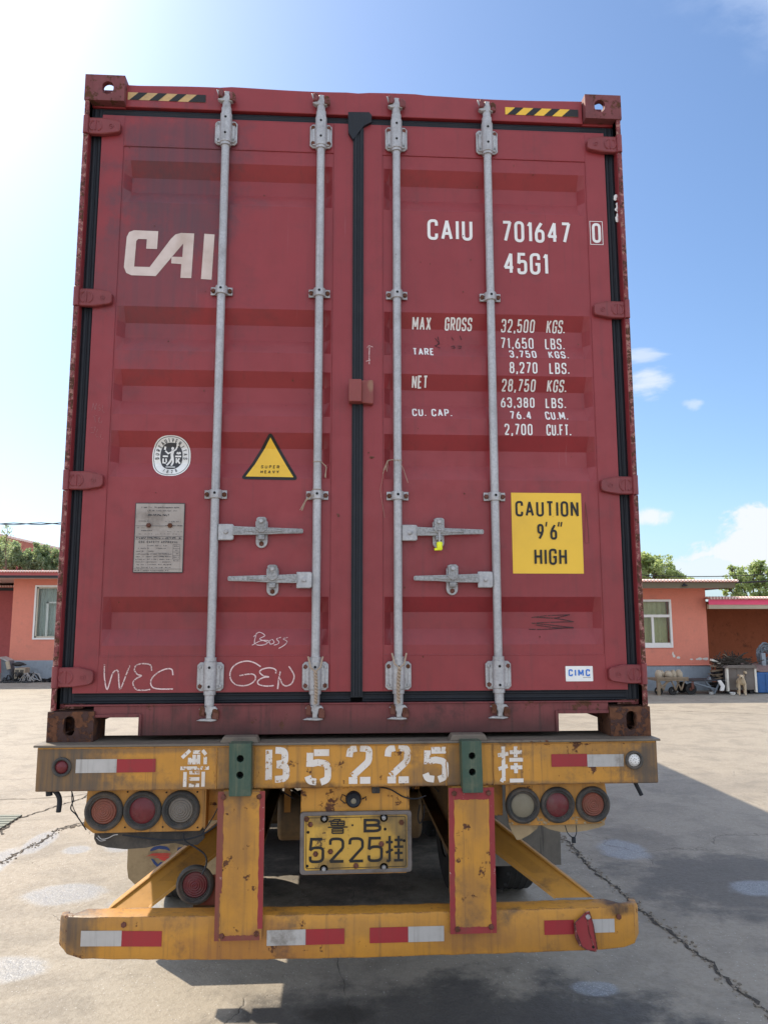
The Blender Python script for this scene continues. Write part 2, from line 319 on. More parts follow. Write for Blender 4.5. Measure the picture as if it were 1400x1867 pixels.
def boolean(o, cutters):
    """cut the cutters out of o, keep only the resulting mesh"""
    cs = []
    for c in cutters:
        m = o.modifiers.new('cut', 'BOOLEAN'); m.object = c; m.solver = 'EXACT'; cs.append(c)
    dg = bpy.context.evaluated_depsgraph_get(); me = bpy.data.meshes.new_from_object(o.evaluated_get(dg))
    o.modifiers.clear(); o.data = me; me.name = o.name
    for c in cs: bpy.data.objects.remove(c)
    return o
def stadium(cx, cz, hw, hh, n=8):
    """upright stadium outline in XZ"""
    pts = []
    for k in range(n+1):
        a = math.pi*k/n; pts.append((cx+hw*math.cos(a), cz+(hh-hw)+hw*math.sin(a)))
    for k in range(n+1):
        a = math.pi+math.pi*k/n; pts.append((cx+hw*math.cos(a), cz-(hh-hw)+hw*math.sin(a)))
    return pts

# flat lettering --------------------------------------------------------------
def rounded(pl, r, closed=False, n=6):
    out = []; m = len(pl)
    for i, p in enumerate(pl):
        rad = p[2] if len(p) > 2 else r
        P = Vector(p[:2])
        if (not closed and i in (0, m-1)) or rad <= 0: out.append(P); continue
        A = Vector(pl[(i-1) % m][:2]); B = Vector(pl[(i+1) % m][:2]); a = A-P; b = B-P
        la, lb = a.length, b.length
        if la < 1e-6 or lb < 1e-6: continue
        a.normalize(); b.normalize(); ang = a.angle(b, 0)
        if ang > 3.1 or ang < .05: out.append(P); continue
        d = min(rad/math.tan(ang/2), la*.5, lb*.5)
        for k in range(n+1):
            t = k/n; out.append((P+a*d)*(1-t)**2+P*2*t*(1-t)+(P+b*d)*t**2)
    return out
def ribbon(mb, pts, wd_, closed=False):
    q = []
    for p in pts:
        if not q or (p-q[-1]).length > 1e-5: q.append(p)
    if closed and (q[0]-q[-1]).length < 1e-5: q.pop()
    n = len(q)
    if n < 2: return
    br = [i for i in range(n) if (closed or 0 < i < n-1) and ((q[(i+1) % n]-q[i]).angle(q[i]-q[i-1], 0) > .75)]
    if br:
        if closed: q = q[br[0]:]+q[:br[0]]+[q[br[0]]]; cuts = [0]+[b-br[0] for b in br[1:]]+[len(q)-1]
        else: cuts = [0]+br+[n-1]
        for a, b in zip(cuts, cuts[1:]):
            seg = [p.copy() for p in q[a:b+1]]
            if a > 0 or closed:
                d = (seg[1]-seg[0]).normalized(); pa = q[a-1] if a > 0 else q[-2]; t_ = (q[a]-pa).angle(seg[1]-seg[0], 0); seg[0] = seg[0]-d*wd_*(.5 if t_ < 1.8 else .12)
            if b < len(q)-1 or closed:
                d = (seg[-1]-seg[-2]).normalized(); pb = q[b+1] if b < len(q)-1 else q[1]; t_ = (pb-q[b]).angle(seg[-1]-seg[-2], 0); seg[-1] = seg[-1]+d*wd_*(.5 if t_ < 1.8 else .12)
            ribbon(mb, seg, wd_)
        return
    L = []; Rr = []; mb.k = getattr(mb, 'k', 0)+1; yy = -.00012*(mb.k % 40)
    for i in range(n):
        if closed: a = q[(i-1) % n]; b = q[(i+1) % n]
        else: a = q[max(i-1, 0)]; b = q[min(i+1, n-1)]
        d1 = (q[i]-a); d2 = (b-q[i])
        if d1.length < 1e-9: d1 = d2
        if d2.length < 1e-9: d2 = d1
        d1 = d1.normalized(); d2 = d2.normalized(); t = (d1+d2)
        if t.length < .2: t = d1
        t.normalize(); nn = Vector((-t.y, t.x)); k = 1/max(.45, nn.dot(Vector((-d1.y, d1.x))))
        L.append(q[i]+nn*wd_/2*k); Rr.append(q[i]-nn*wd_/2*k)
    vs = [(p.x, yy, p.y) for p in L]+[(p.x, yy, p.y) for p in Rr]; m = n if closed else n-1
    mb.add(vs, [(i, (i+1) % n, (i+1) % n+n, i+n) for i in range(m)])
def C(*p, **k): return ('c', list(p), k.get('r', .5))
def O(*p, **k): return ('o', list(p), k.get('r', .5))
W0 = .44
G = {  # stroke font: width, strokes (unit height)
 'A': (.5, [C((0, 0), (.25, 1), (.5, 0), r=0), C((.09, .30), (.41, .30))]),
 'B': (W0, [C((0, .52), (0, 1, 0), (W0*.92, 1), (W0*.92, .54), (.1, .52), r=.24), C((0, .52), (0, 0, 0), (W0, 0), (W0, .50), (0, .52), r=.26)]),
 'C': (W0, [C((W0, .72), (W0, 1), (0, 1), (0, 0), (W0, 0), (W0, .28))]),
 'D': (W0, [O((0, 0, 0), (0, 1, 0), (W0, 1), (W0, 0), r=.3)]),
 'E': (.38, [C((.38, 1), (0, 1), (0, 0), (.38, 0), r=0), C((0, .52), (.32, .52))]),
 'F': (.38, [C((.38, 1), (0, 1), (0, 0), r=0), C((0, .52), (.32, .52))]),
 'G': (W0, [C((W0, .72), (W0, 1), (0, 1), (0, 0), (W0, 0, .3), (W0, .48, 0), (.24, .48))]),
 'H': (W0, [C((0, 0), (0, 1)), C((W0, 0), (W0, 1)), C((0, .52), (W0, .52))]),
 'I': (.0, [C((0, 0), (0, 1))]),
 'J': (.32, [C((.32, 1), (.32, 0), (0, 0), (0, .25))]),
 'K': (.46, [C((0, 0), (0, 1)), C((.44, 1), (0, .4), r=0), C((.14, .58), (.46, 0))]),
 'L': (.36, [C((0, 1), (0, 0), (.36, 0), r=0)]),
 'M': (.62, [C((0, 0), (0, 1), (.31, .25), (.62, 1), (.62, 0), r=0)]),
 'N': (.46, [C((0, 0), (0, 1), (.46, 0), (.46, 1), r=0)]),
 'O': (W0, [O((0, 0), (0, 1), (W0, 1), (W0, 0), r=.3)]),
 'P': (W0, [C((0, 0), (0, 1, 0), (W0, 1), (W0, .46), (0, .46), r=.26)]),
 'R': (W0, [C((0, 0), (0, 1, 0), (W0, 1), (W0, .48), (0, .48), r=.26), C((.22, .48), (W0+.02, 0))]),
 'S': (W0, [C((W0, .74), (W0, 1), (0, 1), (0, .56), (W0, .46), (W0, 0), (0, 0), (0, .26), r=.26)]),
 'T': (W0, [C((0, 1), (W0, 1)), C((W0/2, 1), (W0/2, 0))]),
 'U': (W0, [C((0, 1), (0, 0), (W0, 0), (W0, 1), r=.3)]),
 'V': (.5, [C((0, 1), (.25, 0), (.5, 1), r=0)]),
 'W': (.66, [C((0, 1), (.16, 0), (.33, .8), (.5, 0), (.66, 1), r=0)]),
 'X': (.46, [C((0, 0), (.46, 1)), C((0, 1), (.46, 0))]),
 'Y': (.48, [C((0, 1), (.24, .48), (.48, 1), r=0), C((.24, .48), (.24, 0))]),
 '0': (.40, [O((0, 0), (0, 1), (.40, 1), (.40, 0), r=.3)]),
 '1': (.12, [C((0, .82), (.12, 1, 0), (.12, 0), r=0)]),
 '2': (.40, [C((0, .74), (0, 1), (.40, 1), (.40, .6), (0, 0, 0), (.42, 0), r=.24)]),
 '3': (.40, [C((0, .78), (0, 1), (.40, 1), (.40, .54), (.14, .54), r=.24), C((.14, .54), (.40, .54), (.40, 0), (0, 0), (0, .24), r=.24)]),
 '4': (.46, [C((.34, 0), (.34, 1), (0, .28), (.46, .28), r=0)]),
 '5': (.40, [C((.38, 1), (.03, 1, 0), (0, .52, 0), (.1, .62), (.40, .62), (.40, 0), (0, 0), (0, .24), r=.24)]),
 '6': (.40, [C((.31, 1), (.09, .68), (0, .42), (0, .3), r=.3), O((0, 0), (0, .58), (.40, .58), (.40, 0), r=.24)]),
 '7': (.40, [C((0, 1), (.40, 1), (.12, 0), r=0)]),
 '8': (.40, [O((.02, .53), (.02, 1), (.38, 1), (.38, .53), r=.22), O((0, 0), (0, .53), (.40, .53), (.40, 0), r=.24)]),
 '9': (.40, [C((.09, 0), (.31, .32), (.40, .58), (.40, .7), r=.3), O((0, .42), (0, 1), (.40, 1), (.40, .42), r=.24)]),
 '.': (.0, [C((0, -.02), (0, .10))]), ',': (.05, [C((.05, .12), (0, -.16))]), "'": (.03, [C((.05, 1.05), (.0, .80))]), '"': (.16, [C((.05, 1.05), (.0, .80)), C((.19, 1.05), (.14, .80))]),
 '-': (.2, [C((0, .5), (.2, .5))]), ' ': (.34, []), '|': (0, [C((0, 0), (0, 1))]),
}
def text_mb(s, x0, x1, z0, z1, th, gap=.20, mb=None):
    """letters between x0..x1 and z0..z1 (outer edges)"""
    mb = mb or MB(); h = (z1-z0)-th; pen = 0; items = []
    for ch in s:
        wd_, st = G[ch]; items.append((pen, st)); pen += wd_+gap+(th/h if ch != ' ' else 0)
    tot = pen-gap-th/h; sx = ((x1-x0)-th)/max(tot, .01)
    for px, st in items:
        for kind, pts, r in st:
            pl = [(p[0], p[1])+tuple(p[2:]) for p in pts]
            rp = rounded(pl, r*.8, kind == 'o'); rp = [Vector((x0+th/2+(px+p.x)*sx, z0+th/2+p.y*h)) for p in rp]
            ribbon(mb, rp, th, kind == 'o')
    return mb
def poly_mb(pts, mb=None):
    mb = mb or MB(); mb.k = getattr(mb, 'k', 0)+1; yy = -.00012*(mb.k % 40); mb.add([(p[0], yy, p[1]) for p in pts], [tuple(range(len(pts)))]); return mb
def boxmap(sx0, sy0, sx1, sy1, x0, z1, x1, z0):
    """sketch coordinates (y down) to metres on the surface"""
    return lambda p: ((x0+(p[0]-sx0)/(sx1-sx0)*(x1-x0)), (z1-(p[1]-sy0)/(sy1-sy0)*(z1-z0)))+tuple(p[2:])
def strokes_mb(lines, f, th, r=0, mb=None, closed=False):
    mb = mb or MB()
    for l in lines:
        q = [f(p) for p in l]; ribbon(mb, rounded([(a[0], a[1]) for a in q], r, closed), th, closed)
    return mb
def curve_pts(l, n=6):
    """Catmull-Rom through points"""
    P = [Vector(p[:2]) for p in l]; P = [P[0]*2-P[1]]+P+[P[-1]*2-P[-2]]; out = []
    for i in range(1, len(P)-2):
        for k in range(n):
            t = k/n; a, b, c, d = P[i-1], P[i], P[i+1], P[i+2]
            out.append(.5*((2*b)+(-a+c)*t+(2*a-5*b+4*c-d)*t*t+(-a+3*b-3*c+d)*t**3))
    out.append(P[-2]); return [tuple(p) for p in out]
def decal(mb, name, mat, parent, surf, eps=.0015, kz=(), kx=()):
    org = Vector((0, 0, 0)); p = parent
    while p is not None: org += p.location; p = p.parent
    me = bpy.data.meshes.new(name); me.from_pydata(mb.v, [], mb.f); me.update()
    bm = bmesh.new(); bm.from_mesh(me); bmesh.ops.triangulate(bm, faces=[f for f in bm.faces if len(f.verts) > 4])
    zs = [v.co.z for v in bm.verts]; xs = [v.co.x for v in bm.verts]
    for z in kz:
        if min(zs) < z < max(zs): bmesh.ops.bisect_plane(bm, geom=bm.verts[:]+bm.edges[:]+bm.faces[:], plane_co=(0, 0, z), plane_no=(0, 0, 1))
    for x in kx:
        if min(xs) < x < max(xs): bmesh.ops.bisect_plane(bm, geom=bm.verts[:]+bm.edges[:]+bm.faces[:], plane_co=(x, 0, 0), plane_no=(1, 0, 0))
    for v in bm.verts: v.co = Vector((v.co.x, surf(v.co.x, v.co.z)-eps+v.co.y, v.co.z))-org
    for f in bm.faces:
        if f.normal.y > 0: f.normal_flip()
    bm.to_mesh(me); bm.free(); me.materials.append(MAT[mat])
    o = bpy.data.objects.new(name, me); COL.objects.link(o); o.parent = parent; return o
def flat(y): return lambda x, z: y
def bolt_mesh(name, r, h, mat, nut=True):
    mb = MB(); n = 6 if nut else 12
    mb.lathe(0, 0, 0, [(0.0001, -h), (r*.75, -h), (r, -h*.75), (r, 0)], n)
    o = mb.build(name, mat, None, smooth=40); me = o.data; bpy.data.objects.remove(o); return me
def place(me, name, parent, x, y, z, rot=0):
    o = bpy.data.objects.new(name, me); COL.objects.link(o); o.parent = parent
    org = Vector((0, 0, 0)); p = parent
    while p is not None: org += p.location; p = p.parent
    o.location = Vector((x, y, z))-org; o.rotation_euler = (0, rot, 0); return o
BOLT = bolt_mesh('bolt', .010, .008, 'galv'); BOLTR = bolt_mesh('rusty_bolt', .0105, .009, 'rust')
STUD = bolt_mesh('stud', .0055, .0015, 'dark', False)

# ================================================================== GROUND
GZ = -1.33
def ground_material():
    m, t, b = material('yard_concrete'); P = t.pos()
    n1 = t.noise(P, .35, 6, .6); n2 = t.noise(P, 2.6, 8, .65, .4); n3 = t.noise(P, 38, 4, .7)
    c = t.mix(n1, (.288, .254, .204), (.365, .328, .272))
    c = t.mix(t.math('MULTIPLY', t.ramp(n2, .42, .66), .6), c, (.20, .18, .15))
    c = t.mix(t.math('MULTIPLY', t.ramp(n3, .45, .75), .35), c, (.20, .18, .155))
    # exposed pale aggregate
    v = t.voro(P, 55); rnd = t.node('ShaderNodeSeparateColor'); t.put(rnd.inputs[0], v.outputs['Color'])
    spk = t.math('MULTIPLY', t.ramp(v.outputs['Distance'], .16, .26, 1, 0), t.ramp(rnd.outputs[0], .80, .86))
    spk = t.math('MULTIPLY', spk, t.ramp(t.noise(P, .9, 4, .6), .34, .52))
    c = t.mix(t.math('MULTIPLY', spk, .75), c, (.62, .60, .56))
    v2 = t.voro(P, 120); spk2 = t.math('MULTIPLY', t.ramp(v2.outputs['Distance'], .1, .3, 1, 0), .25)
    c = t.mix(spk2, c, (.17, .155, .135))
    wob = t.noise(P, 3.2, 6, .65)
    ax = (0, 1)
    # old oil and damp stains plus truck shade painted into the colour, ragged outlines
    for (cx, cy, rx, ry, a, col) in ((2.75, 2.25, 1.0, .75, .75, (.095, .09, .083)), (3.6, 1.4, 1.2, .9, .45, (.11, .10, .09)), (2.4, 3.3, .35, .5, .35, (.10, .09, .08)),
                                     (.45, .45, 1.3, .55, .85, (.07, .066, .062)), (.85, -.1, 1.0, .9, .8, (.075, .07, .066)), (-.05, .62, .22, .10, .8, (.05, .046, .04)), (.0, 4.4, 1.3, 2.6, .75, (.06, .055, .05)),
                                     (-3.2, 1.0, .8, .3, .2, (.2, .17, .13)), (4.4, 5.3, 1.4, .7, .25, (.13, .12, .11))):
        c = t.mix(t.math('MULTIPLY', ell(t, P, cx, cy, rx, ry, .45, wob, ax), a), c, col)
    # mineral crusts left by dried puddles, speckled with white grit
    g = t.noise(P, 85, 3, .8); grit = t.ramp(g, .54, .62)
    crust = None
    for (cx, cy, rx, ry) in ((-1.87, 2.33, .27, .24), (-1.80, 3.45, .16, .22), (-2.13, 3.33, .12, .13), (-1.80, 1.20, .23, .17), (1.21, .80, .125, .085), (2.20, 3.05, .20, .30), (2.80, 2.12, .24, .17),
                             (-2.62, 2.95, .12, .50), (-1.35, 1.95, .22, .35), (-.05, -.1, .2, .1), (-2.5, 3.6, .12, .4), (3.3, 2.6, .15, .08)):
        k = ell(t, P, cx, cy, rx, ry, .3, t.math('ADD', t.math('MULTIPLY', wob, .55), .22), ax); crust = k if crust is None else t.math('MAXIMUM', crust, k)
    c = t.mix(t.math('MULTIPLY', crust, .62), c, t.mix(grit, (.25, .265, .28), (.56, .58, .60)))
    # hairline cracks
    wnz = t.node('ShaderNodeTexNoise'); t.put(wnz.inputs['Vector'], P); wnz.inputs['Scale'].default_value = 1.3; wnz.inputs['Detail'].default_value = 6
    cv = t.voro(t.vmath('ADD', P, t.scale(wnz.outputs['Color'], (1.3, 1.3, 0))), .42, 'DISTANCE_TO_EDGE')
    hair = t.math('MULTIPLY', t.ramp(cv.outputs['Distance'], .0, .006, 1, 0), t.ramp(t.noise(P, .7, 5, .7), .53, .60))
    c = t.mix(t.math('MULTIPLY', hair, .35), c, (.09, .08, .07))
    t.put(b.inputs['Base Color'], c)
    t.put(b.inputs['Roughness'], t.math('SUBTRACT', t.ramp(n3, .3, .7, .62, .85), t.math('MULTIPLY', crust, .3))); b.inputs['Specular IOR Level'].default_value = .45
    bp = t.node('ShaderNodeBump'); bp.inputs['Strength'].default_value = .7; bp.inputs['Distance'].default_value = .016
    h = t.math('ADD', t.math('MULTIPLY', n3, .45), t.math('MULTIPLY', spk, .25)); h = t.math('ADD', h, t.math('MULTIPLY', n2, .6)); h = t.math('SUBTRACT', h, t.math('MULTIPLY', hair, .6))
    t.put(bp.inputs['Height'], h); t.l.new(bp.outputs[0], b.inputs['Normal'])
    return m
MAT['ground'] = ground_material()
MAT['crack'] = plain('crack_filling', (.065, .058, .05), .95, .5, 60, bump=.5)
MAT['grit'] = plain('crack_grit', (.20, .175, .145), .9, .3, 60, bump=.5)
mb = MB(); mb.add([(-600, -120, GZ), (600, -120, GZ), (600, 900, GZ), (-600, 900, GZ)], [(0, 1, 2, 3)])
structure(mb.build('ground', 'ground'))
def crack(name, path, w0, w1, step=.03, jag=.018, mat='crack', dz=.004, grit=0):
    """ragged open joint lying along a path, with crumbled grit beside it"""
    rnd = random.Random(len(path)*31+int(abs(path[0][0])*100)); pts = []
    for a, b in zip(path, path[1:]):
        A, B = Vector(a), Vector(b); n = max(2, int((B-A).length/step))
        for k in range(n): pts.append(A+(B-A)*(k/n))
    pts.append(Vector(path[-1])); m = MB(); L = []; Q = []
    off = 0
    for i, p in enumerate(pts):
        d = (pts[min(i+1, len(pts)-1)]-pts[max(i-1, 0)]).normalized(); nn = Vector((-d.y, d.x))
        off = off*.75+rnd.uniform(-jag, jag); hw = rnd.uniform(w0, w1)/2
        if i in (0, len(pts)-1): hw *= .1
        L.append(p+nn*(off+hw)); Q.append(p+nn*(off-hw))
    n = len(pts)
    m.add([(p.x, p.y, GZ+dz) for p in L]+[(p.x, p.y, GZ+dz) for p in Q], [(i, i+1, i+1+n, i+n) for i in range(n-1)])
    structure(m.build(name, mat))
    if grit:
        g = MB()
        for i in range(int(n*grit)):
            p = pts[rnd.randrange(n)]; s = rnd.uniform(.004, .012); x, y = p.x+rnd.gauss(0, .022), p.y+rnd.uniform(-.02, .02)
            g.ball((x, y, GZ+s*.3), s, 5, 3, (rnd.uniform(.7, 1.4), rnd.uniform(.7, 1.4), .6), .25)
        o = g.build('crumbled_grit', 'grit'); o['kind'] = 'stuff'
crack('ground_joint', [(1.93, -1.0), (1.92, .3), (1.89, .98), (1.88, 1.4), (1.84, 1.88), (1.81, 2.41), (1.80, 3.37), (1.80, 5.2)], .006, .028, grit=2.6)
crack('ground_joint', [(1.80, 5.2), (1.82, 9.0), (1.80, 14.0)], .010, .03, .08)
crack('ground_crack', [(-3.0, 2.1), (-2.62, 2.75), (-2.50, 3.55), (-2.47, 3.95), (-2.16, 4.22), (-2.02, 4.5)], .005, .022, grit=2)
crack('ground_crack', [(-2.47, 3.95), (-2.28, 4.28), (-2.22, 4.75), (-2.35, 5.2)], .006, .028, grit=.6)
crack('ground_crack', [(-2.9, 3.8), (-3.02, 4.3), (-2.7, 5.0), (-2.6, 5.6), (-2.35, 7.0)], .006, .030)
crack('ground_crack', [(-3.9, 5.15), (-2.9, 5.15), (-2.0, 5.9), (-1.0, 5.95)], .005, .016, .05)
crack('ground_crack', [(-2.0, 4.5), (-1.3, 4.95)], .003, .010, .04)
crack('ground_crack', [(-.02, -.6), (.02, .3), (-.06, 1.4), (.05, 2.3)], .001, .004, .05)
crack('ground_crack', [(5.5, 12.5), (9.0, 11.0), (14.0, 10.6)], .01, .03, .1)
# drain channel let into the yard on the left
mb = MB()
for k in range(7): mb.box(-5.6, -2.98, 3.86+k*.085, 3.92+k*.085, GZ+.002, GZ+.018)
MAT['grate'] = plain('drain_grey', (.17, .19, .165), .8, .2, 20, dirt=((.28, .26, .2), .4))
structure(mb.build('drain_cover', 'grate'))

# ================================================================== CONTAINER
CT = thing('shipping_container', (0, 0, 0), 'tall maroon steel shipping container standing on the yellow trailer, seen at its two closed doors', 'shipping container')
FY, FP, GD = .030, .0335, .036
GT = [2.515, 1.831, 1.547, 1.275, .572]
GROOVES = [(t_, t_-.064, t_-.134, t_-.200) for t_ in GT]
KZ = sorted({z for g in GROOVES for z in g}|{2.582, .329})
def door_surf(p0, p1):
    g0, g1 = p0+.008, p1-.008; cap = .028
    def s(x, z):
        if x <= p0 or x >= p1: return FY
        if z > 2.582 or z < .329: return FY+.0015
        y = FP
        for (a, b, c, d) in GROOVES:
            if d < z < a:
                q = (a-z)/(a-b) if z > b else (1 if z >= c else (z-d)/(c-d))
                e = min(1, max(0, (x-g0)/cap), max(0, (g1-x)/cap)) if True else 1
                e = min(1, max(0, min((x-g0)/cap, (g1-x)/cap))); y = FP+GD*min(q, 1)*e
        return y
    return s, (g0, g0+cap, g1-cap, g1)
DOORS = {}
for side, x0, x1, p0, p1 in (('left', -1.146, -.020, -1.050, -.108), ('right', .026, 1.146, .110, 1.055)):
    surf, gx = door_surf(p0, p1); z0, z1 = .183, 2.728
    xs = sorted({x0, p0-.0015, p0+.0015, *gx, p1-.0015, p1+.0015, x1}|{gx[1]+(gx[2]-gx[1])*k/6 for k in range(1, 6)})
    zs = sorted({z0, z1, .3275, .3305, 2.5805, 2.5835}|{z for g in GROOVES for z in g})
    m = MB(); vs = []
    for z in zs:
        for x in xs:
            y = surf(x, z) if p0 < x < p1 else FY
            if p0 < x < p1 and z > 2.582: y = FY+.0015
            if p0 < x < p1 and z < .329: y = FY+.0015
            vs.append((x, y, z))
    nx = len(xs); m.add(vs, [(j*nx+i, j*nx+i+1, (j+1)*nx+i+1, (j+1)*nx+i) for j in range(len(zs)-1) for i in range(nx-1)])
    # return flanges at the door's edge
    m.box(x0, x0+.004, FY+.001, .085, z0, z1); m.box(x1-.004, x1, FY+.001, .085, z0, z1)
    m.box(x0, x1, FY+.001, .085, z1-.004, z1); m.box(x0, x1, FY+.001, .085, z0, z0+.004)
    d = m.build('door', 'red', CT, smooth=22)
    d['label'] = 'left maroon door with a logo and stickers' if side == 'left' else 'right maroon door with white lettering and a yellow caution sticker'
    DOORS[side] = (d, surf, gx)
    # rolled weld lines round the panel
    m = MB()
    for xx in (p0, p1):
        for a, b in ((.19, 2.72),):
            m.tube([(xx, FY+.001, a), (xx, FY+.001, b)], .0022, 6)
    m.tube([(p0, FY+.002, 2.582), (p1, FY+.002, 2.582)], .0022, 6); m.tube([(p0, FY+.002, .329), (p1, FY+.002, .329)], .0022, 6)
    m.build('weld_seam', 'red', d, smooth=60)
    # stiffening pocket lines near the rods
    g = MB(); yo = FY
    if side == 'left': ox0, ox1, ix0, ix1 = -1.197, -1.1455, -.033, -.0195
    else: ox0, ox1, ix0, ix1 = .0255, .0, 0, 0
    def gask(mb_, a0, a1, b0, b1, vert=True):
        mb_.box(a0, a1, .046, .062, b0, b1)
        if vert:
            w_ = a1-a0
            for q in (.30, .74): mb_.tube([(a0+w_*q, .0520, b0+.004), (a0+w_*q, .0520, b1-.004)], w_*.21, 10)
        else:
            w_ = b1-b0
            for q in (.30, .74): mb_.tube([(a0+.004, .0520, b0+w_*q), (a1-.004, .0520, b0+w_*q)], w_*.21, 10)
    if side == 'left':
        gask(g, -1.198, -1.1465, .141, 2.766); gask(g, -1.1465, -.022, 2.7285, 2.766, False); gask(g, -1.1465, -.022, .141, .1825, False)
    else:
        gask(g, 1.1465, 1.198, .141, 2.766); gask(g, .027, 1.1465, 2.7285, 2.766, False); gask(g, .027, 1.1465, .141, .1825, False)
        # wide centre strip overlapping the left door, with a splayed head
        g.box(-.022, .026, .020, .050, .160, 2.740)
        for q in (-.010, .014): g.tube([(q, .022, .165), (q, .022, 2.73)], .008, 10)
        g.prism([(-.022, 2.64), (-.044, 2.675), (-.046, 2.775), (.050, 2.778), (.062, 2.764), (.060, 2.73), (.026, 2.71)], .012, .045)
    g.build('door_gasket', 'rubber', d, smooth=50)

def mark(side, mb_, name='lettering', mat='white', eps=.0016):
    d, s, gx = DOORS[side]; return decal(mb_, name, mat, d, s, eps, KZ, gx)
TH = .0125
mark('right', text_mb('CAIU', .315, .520, 2.176, 2.275, .0135))
mark('right', text_mb('701647', .655, .972, 2.176, 2.278, .0135, gap=.18))
mark('right', text_mb('45G1', .660, .863, 2.022, 2.125, .0135, gap=.18))
mark('right', text_mb('MAX', .246, .330, 1.762, 1.815, .0072, gap=.22)); mark('right', text_mb('GROSS', .392, .515, 1.762, 1.815, .0072, gap=.22))
mark('right', text_mb('TARE', .246, .340, 1.634, 1.674, .0064)); mark('right', text_mb('NET', .242, .312, 1.490, 1.541, .0070)); mark('right', text_mb('CU. CAP.', .242, .417, 1.358, 1.397, .0064))
for s, u, xa, xb, ua, ub, zb, zt in (('32,500', 'KGS.', .648, .800, .855, .940, 1.760, 1.813), ('71,650', 'LBS.', .645, .795, .848, .936, 1.682, 1.736), ('3,750', 'KGS.', .678, .800, .855, .945, 1.630, 1.671),
                                ('8,270', 'LBS.', .675, .800, .854, .944, 1.558, 1.610), ('28,750', 'KGS.', .643, .795, .848, .936, 1.484, 1.534), ('63,380', 'LBS.', .640, .792, .842, .934, 1.411, 1.458),
                                ('76.4', 'CU.M.', .674, .770, .832, .932, 1.349, 1.392), ('2,700', 'CU.FT.', .646, .770, .832, .942, 1.277, 1.328)):
    mark('right', text_mb(s, xa, xb, zb, zt, .0066, gap=.22)); mark('right', text_mb(u, ua, ub, zb, zt, .0066, gap=.22))
b0 = MB(); text_mb('0', 1.072, 1.113, 2.182, 2.278, .0125, mb=b0)
ribbon(b0, [Vector(p) for p in ((1.063, 2.174), (1.121, 2.174), (1.121, 2.286), (1.063, 2.286))], .0028, True)
mark('right', b0, 'check_digit')
# owner's logo
f = boxmap(400, 740, 775, 950, -1.019, 2.182, -.634, 1.965)
lg = [(535, 742), (533, 823), (487, 823), (488, 780), (452, 780), (444, 789), (440, 905), (505, 905), (590, 775), (608, 755), (632, 747), (688, 748), (682, 950), (636, 950), (638, 888), (595, 886), (595, 856), (641, 856), (643, 795), (532, 945), (430, 944), (408, 934), (397, 908), (403, 772), (412, 750), (432, 741)]
m = MB(); poly_mb([f(p) for p in lg], m); poly_mb([f(p) for p in ((731, 748), (775, 750), (768, 955), (723, 953))], m)
mark('left', m, 'logo', 'cai')
# hazard stripes on the header
HY = .030
def hazard(x0, x1, z0, z1, mat):
    par = bpy.data.objects['header']; m = MB(); poly_mb([(x0, z0), (x1, z0), (x1, z1), (x0, z1)], m)
    o = decal(m, 'hazard_sticker', mat, par, flat(HY), .0012); m = MB(); w_ = (x1-x0)/4; h = z1-z0
    for k in range(4):
        a = x0+w_*k+w_*.10
        q = [(a, z0), (a+w_*.46, z0), (min(a+w_*.46+h*1.05, x1), z1), (min(a+h*1.05, x1), z1)]
        if q[2][0] >= x1 and a+w_*.46+h*1.05 > x1: q = [(a, z0), (x1, z0), (x1, z1), (a+h*1.05 if a+h*1.05 < x1 else x1, z1)]
        poly_mb(q, m)
    decal(m, 'black_stripe', 'black', o, flat(HY), .002)
# header, sill, posts
m = MB()
hp = [(-1.05, 2.772), (1.05, 2.772)]; top = []
for k in range(41):
    x = 1.05-2.1*k/40; top.append((x, 2.884+(.004 if x > -.62 and x < .3 else 0)+(.004*math.sin(x*7)-.004*(abs(x) < .02)) - (.002 if -1.0 < x < -.62 else 0)))
m.prism(hp+top, HY, .075); m.box(-1.198, -1.05, HY+.01, .07, 2.770, 2.80); m.box(1.05, 1.198, HY+.01, .07, 2.770, 2.80)
m.build('header', 'red', CT, bevel=.003)
hazard(-1.040, -.692, 2.806, 2.843, 'slabel'); hazard(.684, 1.029, 2.805, 2.842, 'ylabel')
m = MB(); N_ = .0893
sill = [(-1.052, .134), (-1.052, N_), (-.872, N_), (-.866, .016), (.832, .016), (.838, N_), (1.052, N_), (1.052, .134)]
m.prism(sill, .012, .055)
m.build('sill', 'redsill', CT, bevel=.002)
m = MB()   # rims of the two cut-outs and the lip under the door gasket
for a, b in ((-1.052, -.872), (.838, 1.052)):
    m.box(a, b, .004, .012, N_, N_+.012)
m.box(-.872, -.860, .004, .012, .016, N_+.012); m.box(.826, .838, .004, .012, .016, N_+.012)
m.box(-1.165, 1.165, .006, .03, .1335, .1395)
m.build('sill_rim', 'redsill', CT, bevel=.0015)
